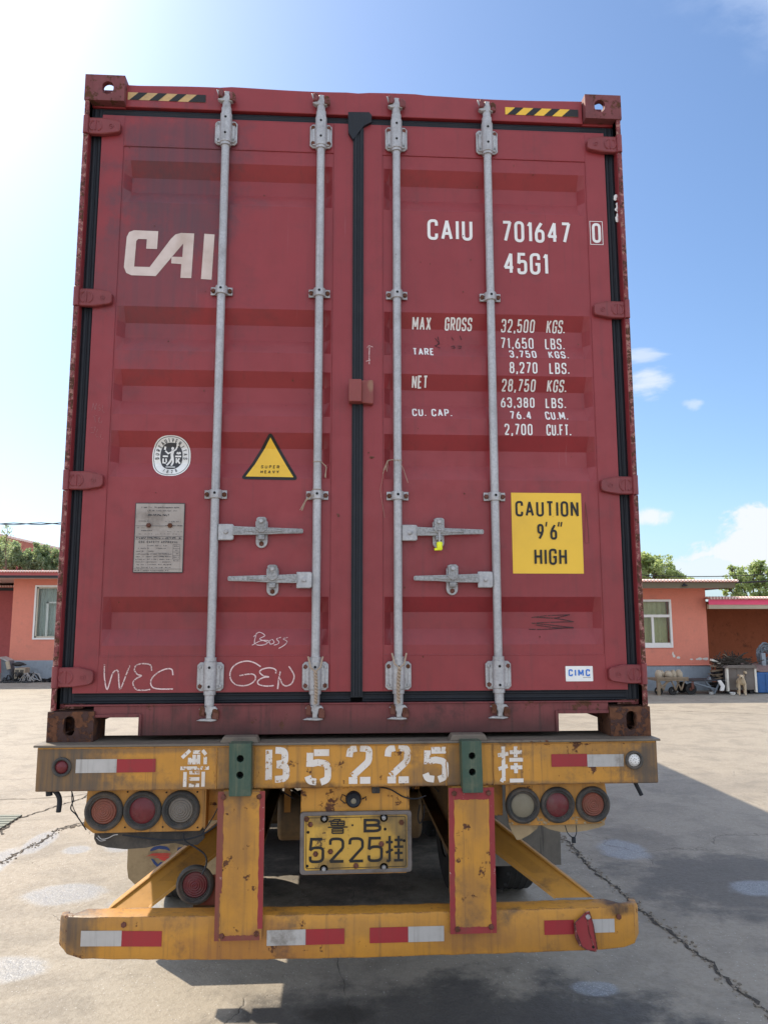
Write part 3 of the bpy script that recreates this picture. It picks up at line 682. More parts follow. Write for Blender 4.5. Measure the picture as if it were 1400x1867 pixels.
for sx in (-1, 1):
    m = MB(); zz = [.118]; 
    segs = [(.118, .205), (.293, 1.010), (1.100, 1.812), (1.902, 2.615), (2.705, 2.785)]
    prof = [(1.219, .004), (1.2165, .0), (1.201, .0), (1.198, .003), (1.198, .052), (1.11, .060), (1.11, .090), (1.219, .090)]
    for a, b in segs: m.prismz([(sx*x, y) for x, y in prof], a, b)
    m.build('corner_post', 'rededge', CT, bevel=.0025)
    m = MB(); m.prismz([(sx*x, y) for x, y in ((1.198, .010), (1.198, .055), (1.215, .088), (1.215, .02))], .118, 2.785); m.build('post_core', 'rededge', CT)
    # inner face of the flange, painted and cleaner
    m = MB(); m.box(*sorted((sx*1.1962, sx*1.1978)), .004, .05, .205, 2.70); m.build('flange_face', 'red', CT)
    # hinges
    for hz_ in (2.660, 1.857, 1.055, .249):
        m = MB(); m.prism([(sx*x, hz_+z) for x, z in ((1.219, .038), (1.12, .038), (1.068, .026), (1.060, .016), (1.060, -.018), (1.068, -.028), (1.13, -.040), (1.219, -.040))], .006, .030)
        h = m.build('hinge', 'hinge', CT, bevel=.004)
        m = MB(); m.tube([(sx*1.2085, .004, hz_-.043), (sx*1.2085, .004, hz_+.043)], .0125, 14)
        m.build('hinge_pin', 'hinge', h, smooth=40, bevel=.002)
        m = MB()
        m.lathe(sx*1.10, .006, hz_-.002, [(.0001, -.002), (.0035, -.002), (.0035, .001), (.0075, .001), (.0075, -.002), (.011, -.002), (.011, .002)], 20)
        for a0, a1 in ((.45, 2.7), (-2.7, -.45)):
            pts = [(sx*1.168+.026*math.cos(a0+(a1-a0)*k/10+math.pi/2), .006, hz_-.001+.026*math.sin(a0+(a1-a0)*k/10+math.pi/2)) for k in range(11)]
            m.tube(pts, .0042, 6)
        m.tube([(sx*1.168, .006, hz_-.024), (sx*1.168, .006, hz_+.024)], .0045, 6)
        m.tube([(sx*1.068, .007, hz_+.024), (sx*1.12, .007, hz_+.034), (sx*1.19, .007, hz_+.034)], .002, 6); m.tube([(sx*1.075, .007, hz_-.027), (sx*1.14, .007, hz_-.036)], .002, 6)
        m.build('hinge_boss', 'hinge', h, smooth=50)
def casting(name, x0, x1, z0, z1, mat, hx, hz_, hw, hh, top):
    m = MB(); m.box(x0, x1, -.004, .158, z0, z1); o = m.build(name, mat, None)
    t_ = .026; cs = []
    m = MB(); m.box(x0+t_, x1-t_, t_-.004, .132, z0+t_, z1-t_); cs.append(m.build('c', mat))
    m = MB(); m.prism(stadium(hx, hz_, hw, hh), -.1, .05); cs.append(m.build('c', mat))
    m = MB(); zc = (z0+z1)/2; xo = x0 if abs(x0) > abs(x1) else x1
    m.prismx([(p[0], p[1]) for p in stadium(.085, zc, .030, .036)], xo-.05, xo+.05); cs.append(m.build('c', mat))
    zt = z1 if top else z0; st = [(q[0], q[1]) for q in stadium((x0+x1)/2, .078, .034, .055)]
    m = MB(); m.prismz([(q[0], q[1]) for q in st], zt-.04, zt+.04); cs.append(m.build('c', mat))
    boolean(o, cs); o.parent = CT
    b = o.modifiers.new('bevel', 'BEVEL'); b.width = .006; b.segments = 3; b.limit_method = 'ANGLE'; b.angle_limit = R(35)
    o.data.shade_smooth(); o.data.set_sharp_from_angle(angle=R(40)); return o
casting('corner_casting', -1.221, -1.046, 2.776, 2.900, 'castingtop', -1.120, 2.838, .025, .031, True)['label'] = 'worn maroon upper corner casting'
casting('corner_casting', 1.053, 1.223, 2.780, 2.900, 'castingtop', 1.122, 2.843, .025, .031, True)
casting('corner_casting', -1.226, -1.045, -.003, .114, 'casting', -1.140, .058, .0215, .039, False)['label'] = 'brown rusty lower corner casting'
casting('corner_casting', 1.053, 1.223, -.003, .116, 'casting', 1.142, .060, .0215, .039, False)
# body behind the doors
MAT['side'] = paint('side_wall_paint', (.19, .032, .036), .5, dirt=GRIME, dirt_amt=.4, streak=.5, rust=.12, bump=.2)
for sx in (-1, 1):
    m = MB(); vs = []; ys = []; y = .10; k = 0
    while y < 12.0: ys += [(y, 0), (y+.070, 0), (y+.138, 1), (y+.208, 1)]; y += .278
    vs = [(sx*(1.213-.036*d_), yy, z) for z in (.15, 2.80) for yy, d_ in ys]; n = len(ys)
    m.add(vs, [(i, i+1, i+1+n, i+n) for i in range(n-1)])
    m.build('side_wall', 'side', CT)
    m = MB(); m.box(*sorted((sx*1.165, sx*1.217)), .16, 12.03, .012, .15); m.box(*sorted((sx*1.155, sx*1.217)), .16, 12.03, 2.80, 2.89); m.build('side_rail', 'side', CT)
m = MB(); m.box(-1.16, 1.16, .08, 12.18, 2.868, 2.886); m.build('roof_panel', 'side', CT)
m = MB(); m.box(-1.16, 1.16, .10, 12.03, .118, .150)
k = .62
while k < 12: m.box(-1.16, 1.16, k, k+.045, .020, .118); k += .31
m.build('floor_frame', 'dark', CT)
m = MB(); m.box(-1.21, 1.21, 12.10, 12.19, .0, 2.89); m.build('front_wall', 'side', CT)
m = MB(); m.box(-1.19, 1.19, .086, .10, .15, 2.78); m.build('inner_lining', 'dark', CT)

# locking rods -------------------------------------------------------------
def rod(xr, top_tie=False, sd='left'):
    P_ = CT; y = .010
    m = MB(); m.tube([(xr, y, .20), (xr, y, 2.735)], .0178, 20)
    r_ = m.build('locking_rod', 'galv', P_, smooth=50)
    for zc, hh, ww in ((2.652, .058, .050), (.247, .058, .054)):
        up = zc > 1; m = MB()
        m.prism([(xr-ww, zc-hh+.012), (xr-ww+.012, zc-hh), (xr+ww-.012, zc-hh), (xr+ww, zc-hh+.012), (xr+ww, zc+hh-.012), (xr+ww-.012, zc+hh), (xr-ww+.012, zc+hh), (xr-ww, zc+hh-.012)], .016, .024)
        b = m.build('rod_bracket', 'galv', r_, bevel=.002)
        m = MB(); za, zb = (zc-hh+.002, 2.738) if up else (zc-hh+.004, zc+hh+.004)
        m.tube([(xr, y, za), (xr, y, zb)], .0262, 22)
        m.prism([(xr-.040, za+.006), (xr+.040, za+.006), (xr+.040, zc+hh-.01), (xr-.040, zc+hh-.01)], .008, .018)
        m.build('bracket_sleeve', 'galv', r_, smooth=45, bevel=.002)
        m = MB()
        if up: m.tube([(xr, y, za-.012), (xr, y, za)], .0235, 22); m.tube([(xr, y, zb), (xr, y, zb+.028), (xr, y, zb+.030), (xr, y, zb+.052)], [.0225, .0225, .019, .0185], 20)
        else: m.tube([(xr, y, zb), (xr, y, zb+.016)], .024, 22); m.tube([(xr, y, za-.018), (xr, y, za)], .0245, 22); m.tube([(xr, y, za-.060), (xr, y, za-.018)], .0195, 20)
        m.build('rod_collar', 'galv', r_, smooth=45)
        for i, (dx, dz) in enumerate(((-1, -1), (1, -1), (-1, 1), (1, 1))):
            rb = random.random() < .5
            place(BOLTR if rb else BOLT, 'bolt', r_, xr+dx*(ww-.015), .016, zc+dz*(hh-.020), random.random())
        for dz in (-.038, .038): place(STUD, 'stud', r_, xr, y-.0262, zc+dz+(.02 if up else 0))
    for zc in (1.902, 1.000):
        m = MB(); hh = .0185
        m.box(xr-.047, xr+.047, .020, .0262, zc-hh, zc+hh)
        arch = [(xr-.040, .022), (xr-.028, .018), (xr-.022, -.002), (xr-.012, -.0125), (xr, -.0145), (xr+.012, -.0125), (xr+.022, -.002), (xr+.028, .018), (xr+.040, .022)]
        inn = [(xr+.034, .026), (xr+.019, .014), (xr, .011), (xr-.019, .014), (xr-.034, .026)]
        m.prismz(arch+inn, zc-hh, zc+hh)
        m.build('rod_strap', 'galv', r_, bevel=.0015)
        for dx in (-.036, .036): place(BOLTR, 'bolt', r_, xr+dx, .020, zc, random.random())
        place(STUD, 'stud', r_, xr, -.0145, zc+.003)
    # cams and keepers
    for zc, s in ((2.820, 1), (.104, -1)):
        m = MB()
        m.tube([(xr, y, zc-s*.034), (xr, y, zc+s*.004)], [.019, .0145], 16)
        m.prism([(xr-.040, zc-s*.016), (xr-.026, zc-s*.026), (xr+.026, zc-s*.026), (xr+.036, zc-s*.014), (xr+.018, zc-s*.010), (xr+.010, zc+s*.014), (xr+.014, zc+s*.022), (xr-.010, zc+s*.024), (xr-.010, zc), (xr-.018, zc-s*.008)], -.006, .018)
        if s < 0: m.prism([(xr-.050, zc+.000-.030), (xr-.03, zc-.022), (xr+.030, zc-.022), (xr+.034, zc-.030), (xr+.01, zc-.034)], -.006, .012)
        else: m.prism([(xr-.046, zc+.030), (xr-.038, zc+.028), (xr-.030, zc+.002), (xr-.036, zc-.002)], -.006, .006)
        m.build('rod_cam', 'galv', r_, bevel=.003)
        m = MB()
        m.prism([(xr-.036, zc-.010), (xr-.016, zc-.012), (xr-.013, zc+.020), (xr-.020, zc+.030), (xr-.034, zc+.028)], -.014, .012)
        m.prism([(xr+.014, zc-.022), (xr+.040, zc-.026), (xr+.042, zc+.004), (xr+.030, zc+.018), (xr+.016, zc+.016)], -.010, .012)
        m.build('cam_keeper', 'rust' if s < 0 else 'castingtop', r_, bevel=.004)
    return r_
RX = (-.594, -.168, .174, .592)
RODS = [rod(x) for x in RX]
def handle(r_, xr, s, zc, xe, xk, txt):
    """operating handle: hub at the rod, bar towards xe, catch plate at xk"""
    m = MB(); a = xr+s*.017; b = xr+s*.082; zc_ = zc-.001
    m.prism([(min(a, b), zc_-.034), (max(a, b)-.006, zc_-.034), (max(a, b), zc_-.028), (max(a, b), zc_+.028), (max(a, b)-.006, zc_+.034), (min(a, b), zc_+.034)], -.004, .010)
    hb = m.build('handle_hub', 'galv', r_, bevel=.003)
    place(BOLT, 'bolt', r_, xr+s*.050, -.004, zc, .3)
    m = MB(); x1 = xr+s*.078; zt = zc+.004
    m.prism([(x1, zt+.020), (x1, zt-.018), (x1+s*.10, zt-.017), (xe-s*.10, zt-.012), (xe-s*.004, zt-.010), (xe, zt-.006), (xe, zt+.006), (xe-s*.004, zt+.010), (xe-s*.10, zt+.013), (x1+s*.06, zt+.017)], -.010, .000)
    h = m.build('handle', 'galvd', r_, bevel=.002)
    m = MB(); m.prism([(x1+s*.045, zt), (x1+s*.10, zt+.006), (xe-s*.12, zt+.005), (xe-s*.085, zt), (xe-s*.12, zt-.004), (x1+s*.10, zt-.006)], -.015, -.009)
    m.box(*sorted((xe-s*.085, xe-s*.0865)), -.0125, -.009, zt-.011, zt+.011); m.build('handle_rib', 'galvd', h, bevel=.002)
    m = MB(); xa, xb = sorted((xe-s*.008, xe-s*.080)); text_mb(txt, xa, xb, zt-.006, zt+.006, .0016, mb=m)
    decal(m, 'embossed_lettering', 'galv', h, flat(-.010), .0018)
    m = MB(); m.prism(stadium(xk, zc-.002, .0245, .064), .016, .024); m.box(xk-.025, xk-.018, .0, .018, zc+.004, zc+.046)
    m.build('catch_plate', 'galv', r_, bevel=.002)
    m = MB(); m.prism([(xk-.020, zc+.056), (xk-.012, zc+.062), (xk+.014, zc+.062), (xk+.022, zc+.054), (xk+.022, zc+.016), (xk+.026, zc+.010), (xk+.008, zc-.004), (xk-.008, zc-.004), (xk-.026, zc+.012), (xk-.020, zc+.02)], -.018, -.008)
    m.prism([(xk-.020, zc+.03), (xk+.020, zc+.03), (xk+.020, zc+.06), (xk-.020, zc+.06)], -.008, .016)
    m.build('handle_hasp', 'galvd', r_, bevel=.003)
    m = MB(); m.box(xk-.014, xk+.014, -.014, .016, zc-.034, zc-.012); m.build('catch_hook', 'galvd', r_, bevel=.004)
    place(BOLT, 'bolt', r_, xk, -.018, zc+.044, .2); place(BOLTR, 'bolt', r_, xk, .016, zc-.048, .5)
handle(RODS[0], RX[0], 1, .840, -.224, -.398, 'SAE-JIN IND. CO.')
handle(RODS[1], RX[1], -1, .641, -.531, -.349, 'SAE-JIN IND. CO.')
handle(RODS[2], RX[2], 1, .841, .538, .347, 'SAE-JIN IND. CO.')
handle(RODS[3], RX[3], -1, .644, .238, .403, 'SAE-JIN IND. CO.')
# centre lock block
m = MB(); m.box(-.037, .018, -.030, .018, 1.401, 1.500); m.prism([(.018, 1.403), (.018, 1.502), (.066, 1.505), (.070, 1.500), (.070, 1.402), (.064, 1.398)], -.004, .029)
MAT['block'] = paint('scuffed_lock_block', (.20, .034, .036), .5, dirt=(.2, .10, .06), dirt_amt=.3, streak=.4, rust=.1, bump=.2, stains=[(.058, 1.48, .015, .035, .8, (.30, .16, .10))])
m.build('lock_box', 'block', CT, bevel=.003)

# stickers -------------------------------------------------------------------
dl, sl, gl = DOORS['left']; dr, sr, gr_ = DOORS['right']
def sub_decal(mb_, name, mat, par, surf, eps, side):
    return decal(mb_, name, mat, par, surf, eps, KZ, DOORS[side][2])
m = MB(); poly_mb([(.668, .671), (.976, .671), (.976, 1.021), (.668, 1.021)], m); cau = mark('right', m, 'caution_sticker', 'ylabel', .0014)
m = MB(); text_mb('CAUTION', .685, .962, .917, .985, .0095, gap=.2, mb=m); text_mb('9', .778, .806, .817, .885, .0095, mb=m); text_mb('6', .834, .864, .817, .885, .0095, mb=m)
for x_ in (.820, .874, .886): ribbon(m, [Vector((x_, .894)), Vector((x_-.004, .874))], .006)
text_mb('HIGH', .762, .903, .708, .778, .0095, gap=.2, mb=m)
sub_decal(m, 'lettering', 'black', cau, sr, .0026, 'right')
tri = [(-.372, 1.277), (-.492, 1.071), (-.251, 1.069)]
m = MB(); cc = Vector((-.372, 1.139)); rp = rounded([tuple(cc+(Vector(p)-cc)*1.03) for p in tri], .014, True)
poly_mb([tuple(p) for p in rp], m); tr = mark('left', m, 'warning_sticker', 'black', .0014)
m = MB(); poly_mb([tuple(cc+(Vector(p)-cc)*.84) for p in tri], m); sub_decal(m, 'yellow_triangle', 'ylabel', tr, sl, .0024, 'left')
m = MB(); text_mb('SUPER', -.411, -.333, 1.122, 1.137, .0026, gap=.34, mb=m); text_mb('HEAVY', -.411, -.333, 1.098, 1.112, .0026, gap=.34, mb=m); sub_decal(m, 'lettering', 'black', tr, sl, .0032, 'left')
m = MB(); poly_mb([tuple(p) for p in rounded([(.881, .218), (.998, .218), (.998, .281), (.881, .281)], .003, True)], m); ci = mark('right', m, 'maker_sticker', 'wlabel', .0014)
m = MB(); text_mb('CIMC', .893, .985, .239, .268, .0056, gap=.26, mb=m); sub_decal(m, 'lettering', 'cimcblue', ci, sr, .0026, 'right')
m = MB()
for k in range(7): ribbon(m, [Vector((.955+k*.0048, .2335)), Vector((.958+k*.0048, .2345))], .002)
sub_decal(m, 'small_print', 'frame', ci, sr, .0026, 'right')
# classification emblem (generic standing figure in an oval)
def oval(cx, cz, rx, rz, p=2.4, n=48): return [(cx+rx*math.copysign(abs(math.cos(t))**(2/p), math.cos(t)), cz+rz*math.copysign(abs(math.sin(t))**(2/p), math.sin(t))) for t in (2*math.pi*k/n for k in range(n))]
ex, ez = -.794, 1.170
m = MB(); poly_mb(oval(ex, ez, .081, .089), m); bv = mark('left', m, 'inspection_sticker', 'wlabel', .0014)
m = MB(); ribbon(m, [Vector(p) for p in oval(ex, ez, .0745, .083)], .0022, True); poly_mb(oval(ex, ez+.002, .047, .058), m)
def arc_text(s, cx, cz, rx, rz, a0, a1, h, th, mb_, flip=False):
    n = len(s)
    for i, ch in enumerate(s):
        if ch == ' ': continue
        a = a0+(a1-a0)*i/(n-1); wd_, st = G[ch]; bx, bz = cx+rx*math.cos(a), cz+rz*math.sin(a)
        up = Vector((math.cos(a)/rx, math.sin(a)/rz)).normalized()*(-1 if flip else 1); rt = Vector((up.y, -up.x))
        for kind, pts, r in st:
            rp = rounded([(p[0], p[1])+tuple(p[2:]) for p in pts], r*.8, kind == 'o', 3)
            ribbon(mb_, [Vector((bx, bz))+rt*(p.x-wd_/2)*h*.95+up*(p.y-.5)*h for p in rp], th, kind == 'o')
arc_text('BUREAU|VERITAS', ex, ez, .0605, .0700, R(186), R(-6), .0145, .0026, m)
arc_text('1828', ex, ez+.006, .062, .075, R(-114), R(-66), .013, .0022, m, True)
sub_decal(m, 'emblem_print', 'bvdark', bv, sl, .0024, 'left')
m = MB(); q = lambda x, z: (ex+x, ez+.002+z)
for pl, th in (([(.006, .026), (.002, .008), (.004, -.006)], .012), ([(.004, -.004), (-.004, -.022), (-.018, -.040)], .008), ([(.006, -.004), (.008, -.024), (.002, -.042)], .008), ([(.006, .022), (.018, .030), (.024, .044)], .006), ([(.002, .020), (-.014, .012), (-.026, .024)], .006),
               ([(-.036, .0), (-.014, .0)], .007), ([(.016, .0), (.042, .0)], .007), ([(-.034, -.010), (-.034, -.028), (-.022, -.030)], .006), ([(-.022, -.010), (-.020, -.026)], .006), ([(.022, -.008), (.022, -.030)], .006), ([(.034, -.008), (.028, -.020), (.038, -.032)], .007),
               ([(.024, .010), (.026, .018), (.030, .010), (.036, .018), (.038, .010)], .006), ([(-.028, .028), (-.026, .042)], .008), ([(-.02, -.049), (.02, -.049)], .004)):
    ribbon(m, [Vector(q(*p)) for p in pl], th)
poly_mb(oval(ex+.005, ez+.036, .006, .007, 2, 12), m); poly_mb(oval(ex+.026, ez+.050, .005, .005, 2, 12), m)
sub_decal(m, 'emblem_figure', 'wlabel', bv, sl, .0034, 'left')
# corroded data plate
m = MB(); m.box(-.924, -.7235, .0268, .0285, .673, .961)
dp = m.build('data_plate', 'dplate', dl); m = MB(); rr = random.Random(3)
def dashes(x0, x1, z, h, den=.75):
    x = x0
    while x < x1:
        w_ = rr.uniform(.0012, .0035)
        if rr.random() < den: ribbon(m, [Vector((x, z+rr.uniform(-.3, .3)*h)), Vector((min(x+w_, x1), z+rr.uniform(-.3, .3)*h))], h*rr.uniform(.5, .95))
        x += w_+rr.uniform(.0012, .003)
for z_, h_, a_, b_ in ((.944, .006, -.90, -.745), (.930, .006, -.89, -.75), (.912, .009, -.872, -.785), (.886, .004, -.918, -.87), (.884, .004, -.80, -.735), (.868, .003, -.80, -.73), (.858, .003, -.915, -.885), (.846, .004, -.90, -.85), (.842, .003, -.79, -.73), (.832, .003, -.91, -.74),
                      (.816, .008, -.915, -.735), (.783, .004, -.87, -.79), (.772, .004, -.915, -.86), (.772, .004, -.83, -.79), (.760, .004, -.915, -.84), (.748, .004, -.915, -.77), (.737, .004, -.915, -.77), (.726, .004, -.915, -.77), (.715, .004, -.915, -.77), (.704, .004, -.915, -.77), (.692, .004, -.915, -.77), (.679, .004, -.92, -.78)):
    dashes(a_, b_, z_, h_)
text_mb('CSC SAFETY APPROVAL', -.905, -.745, .794, .803, .0018, gap=.3, mb=m)
for z_ in (.866, .822, .810, .686): ribbon(m, [Vector((-.921, z_)), Vector((-.727, z_))], .0012)
for z_ in (.752, .740): ribbon(m, [Vector((-.83, z_)), Vector((-.78, z_))], .001)
for bz in (.788, .772, .757, .742, .727): ribbon(m, [Vector((-.764, bz)), Vector((-.736, bz))], .001); dashes(-.760, -.740, bz-.007, .004)
for bx in (-.764, -.736): ribbon(m, [Vector((bx, .788)), Vector((bx, .727))], .001)
decal(m, 'plate_print', 'bvdark', dp, flat(.0268), .0008)
for bx in (-.868, -.780): place(BOLTR, 'rivet', dp, bx, .0268, .868)
m = MB()
for a, b in (((-.9245, .672), (-.723, .672)), ((-.723, .672), (-.723, .962)), ((-.723, .962), (-.9245, .962)), ((-.9245, .962), (-.9245, .672))): m.tube([(a[0], .0275, a[1]), (b[0], .0275, b[1])], .0018, 6)
m.build('plate_rim', 'bvdark', dp)

# chalk and scribbles ---------------------------------------------------------
f = boxmap(300, 297, 600, 415, -1.026, .301, -.745, .194)
m = MB()
for l in ([(303, 300), (306, 360), (320, 410), (340, 340), (362, 330), (368, 380), (376, 408), (400, 340), (412, 305)],
          [(506, 330), (500, 305), (470, 298), (440, 305), (432, 325), (445, 345), (462, 352), (440, 365), (428, 385), (445, 412), (480, 415), (503, 412)],
          [(598, 350), (592, 325), (568, 322), (530, 340), (505, 370), (510, 400), (540, 410), (600, 411)]): strokes_mb([curve_pts([f(p) for p in l])], lambda p: p, .0052, 0, m)
mark('left', m, 'chalk_writing', 'chalk')
f = boxmap(330, 70, 940, 360, -.517, .309, -.255, .195); m = MB()
for l in ([(620, 130), (560, 90), (490, 72), (410, 90), (350, 140), (330, 220), (360, 290), (420, 322), (500, 318), (560, 280), (572, 230), (530, 205), (420, 220)],
          [(765, 200), (760, 160), (700, 142), (630, 160), (612, 190), (650, 225), (700, 236), (640, 245), (595, 280), (610, 315), (680, 330), (748, 325)],
          [(808, 180), (795, 250), (785, 360), (798, 262), (810, 262), (830, 310), (870, 330), (920, 300), (940, 230), (915, 170), (888, 128)]): strokes_mb([curve_pts([f(p) for p in l])], lambda p: p, .0052, 0, m)
mark('left', m, 'chalk_writing', 'chalk')
f = boxmap(935, 170, 1080, 235, -.430, .427, -.285, .359); m = MB()
for l in ([(950, 175), (945, 215), (975, 222), (998, 212), (965, 198), (985, 185), (960, 172), (938, 190)], [(935, 222), (970, 205), (1000, 205), (1010, 218), (1025, 212), (1015, 200), (1000, 212)], [(1052, 192), (1035, 198), (1045, 210), (1040, 218), (1025, 222)], [(1080, 192), (1062, 198), (1078, 208), (1068, 222), (1045, 235)]):
    strokes_mb([curve_pts([f(p) for p in l])], lambda p: p, .0032, 0, m)
mark('left', m, 'chalk_writing', 'chalk')
f = boxmap(245, 310, 312, 470, -1.128, 1.393, -1.070, 1.232); m = MB()
for l in ([(248, 345), (252, 312), (262, 340), (268, 312), (266, 340)], [(285, 318), (276, 325), (290, 338), (280, 345)], [(298, 320), (300, 348), (312, 352)], [(255, 370), (275, 365)], [(262, 360), (268, 395)], [(282, 380), (290, 370), (282, 392), (296, 398), (300, 385)], [(245, 420), (270, 415), (262, 440), (248, 440)], [(280, 425), (272, 455), (290, 458)], [(300, 435), (295, 468), (310, 465)]):
    strokes_mb([[f(p) for p in l]], lambda p: p, .0016, 0, m)
mark('left', m, 'chalk_writing', 'chalkf')
f = boxmap(110, 170, 175, 255, .039, 1.672, .068, 1.586); m = MB()
for l in ([(118, 182), (140, 172), (175, 177)], [(143, 178), (140, 215), (141, 255)], [(110, 242), (152, 236)]): strokes_mb([curve_pts([f(p) for p in l])], lambda p: p, .0034, 0, m)
mark('right', m, 'chalk_writing', 'chalk')
f = boxmap(835, 95, 1020, 160, .752, .497, .938, .433); m = MB()
for l in ([(835, 108), (900, 100), (1002, 96)], [(1002, 96), (930, 110), (845, 106)], [(845, 106), (940, 112), (1018, 126)], [(1018, 126), (930, 128), (835, 132)], [(835, 132), (930, 142), (1016, 152)], [(1016, 152), (940, 152), (850, 140)], [(822, 158), (900, 158), (1012, 150)]): strokes_mb([curve_pts([f(p) for p in l])], lambda p: p, .0036, 0, m)
mark('right', m, 'scribble', 'pencil')
f = boxmap(410, 115, 545, 180, .347, 1.737, .475, 1.668); m = MB()
for l in ([(412, 125), (430, 145), (415, 165)], [(425, 118), (432, 150), (410, 160), (435, 172)], [(490, 120), (500, 132)], [(530, 112), (538, 130)], [(485, 165), (500, 158), (505, 170), (490, 172)], [(520, 160), (535, 160), (530, 172), (518, 170)]): strokes_mb([[f(p) for p in l]], lambda p: p, .003, 0, m)
mark('right', m, 'scribble', 'pencil')
f = boxmap(1045, 840, 1085, 1015, .985, .985, 1.005, .80); m = MB()
for l in ([(1062, 842), (1075, 920), (1082, 1000), (1078, 1012)], [(1062, 850), (1055, 920), (1045, 1005), (1078, 1012)]): strokes_mb([curve_pts([f(p) for p in l])], lambda p: p, .0016, 0, m)
mark('right', m, 'scribble', 'rust')
# small knocks and rust spots
m = MB(); rr = random.Random(12)
for k in range(46):
    x_, z_ = rr.choice((rr.uniform(-1.03, -.63), rr.uniform(-.55, -.2), rr.uniform(.2, .56), rr.uniform(.64, 1.03))), rr.uniform(.20, 2.6)
    n_ = rr.randint(5, 8); s_ = rr.uniform(.0012, .0042); poly_mb([(x_+s_*rr.uniform(.5, 1.1)*math.cos(6.283*i/n_), z_+s_*rr.uniform(.5, 1.6)*math.sin(6.283*i/n_)) for i in range(n_)], m)
for x_, z_, s_ in ((.069, 1.17, .008), (.062, 1.17, .010), (.050, 1.19, .006), (-.08, .92, .008), (-.076, .912, .006)):
    poly_mb([(x_+s_*rr.uniform(.5, 1.1)*math.cos(6.283*i/8), z_+s_*rr.uniform(.3, .8)*math.sin(6.283*i/8)) for i in range(8)], m)
def anys(x, z): return sl(x, z) if x < 0 else sr(x, z)
decal(m, 'paint_chips', 'rust', CT, anys, .001, KZ)['kind'] = 'stuff'
# flakes of white foam stuck on the right gasket
m = MB(); rr = random.Random(5)
for x_, z_, s_ in ((1.192, 2.413, .012), (1.188, 2.40, .008)): m.ball((x_, .03, z_), s_, 8, 5, (1, .5, .8), .2)
for k in range(10): m.ball((1.196+rr.uniform(-.006, .006), .03, 2.375-k*.0085), rr.uniform(.005, .009), 7, 4, (1, .5, 1.2), .25)
MAT['foam'] = plain('white_foam', (.75, .75, .78), .8, .1, 40)
tag(m.build('foam_scrap', 'foam'), 'ragged white scrap of foam stuck on the container\'s right door seal', 'scrap')
# plastic bolt seal and twine
se = thing('bolt_seal', (.347, -.02, .80), 'small bright yellow plastic bolt seal hanging from the upper handle of the right door', 'seal')
m = MB(); m.tube([(.347, -.019, .795), (.347, -.019, .85)], .0042, 10); m.tube([(.347, -.019, .848), (.347, -.019, .853)], .009, 12); m.build('seal_pin', 'galv', se, smooth=40)
m = MB(); m.tube([(.347, -.019, .764), (.347, -.019, .770), (.347, -.019, .795), (.347, -.019, .800)], [.009, .0125, .0125, .010], 16); m.box(.325, .340, -.026, -.012, .764, .773); m.build('seal_body', 'seal', se, smooth=40, bevel=.001)
def strand(pts, n, r, jit, seed, mb_):
    rr = random.Random(seed)
    for k in range(n):
        q = [(p[0]+rr.gauss(0, jit*(i/(len(pts)-1)+.2)), p[1]+rr.gauss(0, jit*.4), p[2]+rr.gauss(0, jit*(i/(len(pts)-1)+.1))) for i, p in enumerate(pts)]
        mb_.tube(q, r, 5)
def loop_(x, z, r, mb_, tilt=0.0, th=.0016):
    mb_.tube([(x+r*math.cos(a), .010+r*math.sin(a), z+tilt*math.sin(a)) for a in (6.283*k/16 for k in range(17))], th, 5)
m = MB(); loop_(RX[1], 1.022, .020, m); strand([(RX[1]-.016, -.012, .998), (RX[1]-.045, -.016, .975), (RX[1]-.066, -.014, .930)], 5, .0013, .004, 1, m)
m.build('twine_strands', 'rope', None); tw = bpy.data.objects['twine_strands']; tw.name = 'twine'; tag(tw, 'frayed twine tied on the second rod from the left, just above the upper handle', 'twine')
m = MB(); strand([(RX[1]+.018, -.005, 1.14), (RX[1]+.036, -.01, 1.115), (RX[1]+.030, -.008, 1.075)], 3, .0012, .004, 8, m); loop_(RX[1], 1.142, .0195, m)
tag(m.build('twine', 'rope', None), 'thin loop of twine on the second rod from the left, beside the yellow warning triangle', 'twine')
m = MB(); loop_(RX[2], 1.155, .020, m, .004); strand([(RX[2]-.018, -.006, 1.155), (RX[2]-.045, -.014, 1.150), (RX[2]-.062, -.012, 1.10)], 4, .0011, .006, 3, m)
strand([(RX[2]+.004, -.014, 1.15), (RX[2]+.022, -.016, 1.11), (RX[2]+.032, -.01, 1.06)], 2, .0010, .004, 4, m); strand([(RX[2]-.06, -.012, 1.10), (RX[2]-.068, .02, 1.03), (RX[2]-.060, .022, .90)], 1, .0006, .004, 5, m)
o = m.build('twine', 'rope', None); tag(o, 'thin frayed twine knotted round the first rod of the right door', 'twine')
def rope(x, label, z0, z1, sway):
    m = MB(); n = 60
    for ph in (0, math.pi):
        m.tube([(x+sway*math.sin(k/n*2.5)+.0045*math.cos(ph+k*.55), -.023+.0045*math.sin(ph+k*.55), z0+(z1-z0)*k/n) for k in range(n+1)], .0042, 6)
    m.tube([(x-.030, -.010, z0+.055), (x-.020, -.022, z0+.012), (x, -.026, z0-.004), (x+.020, -.022, z0+.012), (x+.030, -.010, z0+.055)], .0035, 6)
    tag(m.build('rope', 'rope', None), label, 'rope')
rope(RX[1]+.001, 'short twisted rope hanging down the foot of the second rod from the left', .272, .140, .004)
rope(RX[2]+.002, 'short twisted rope hanging down the foot of the third rod from the left', .285, .140, -.006)

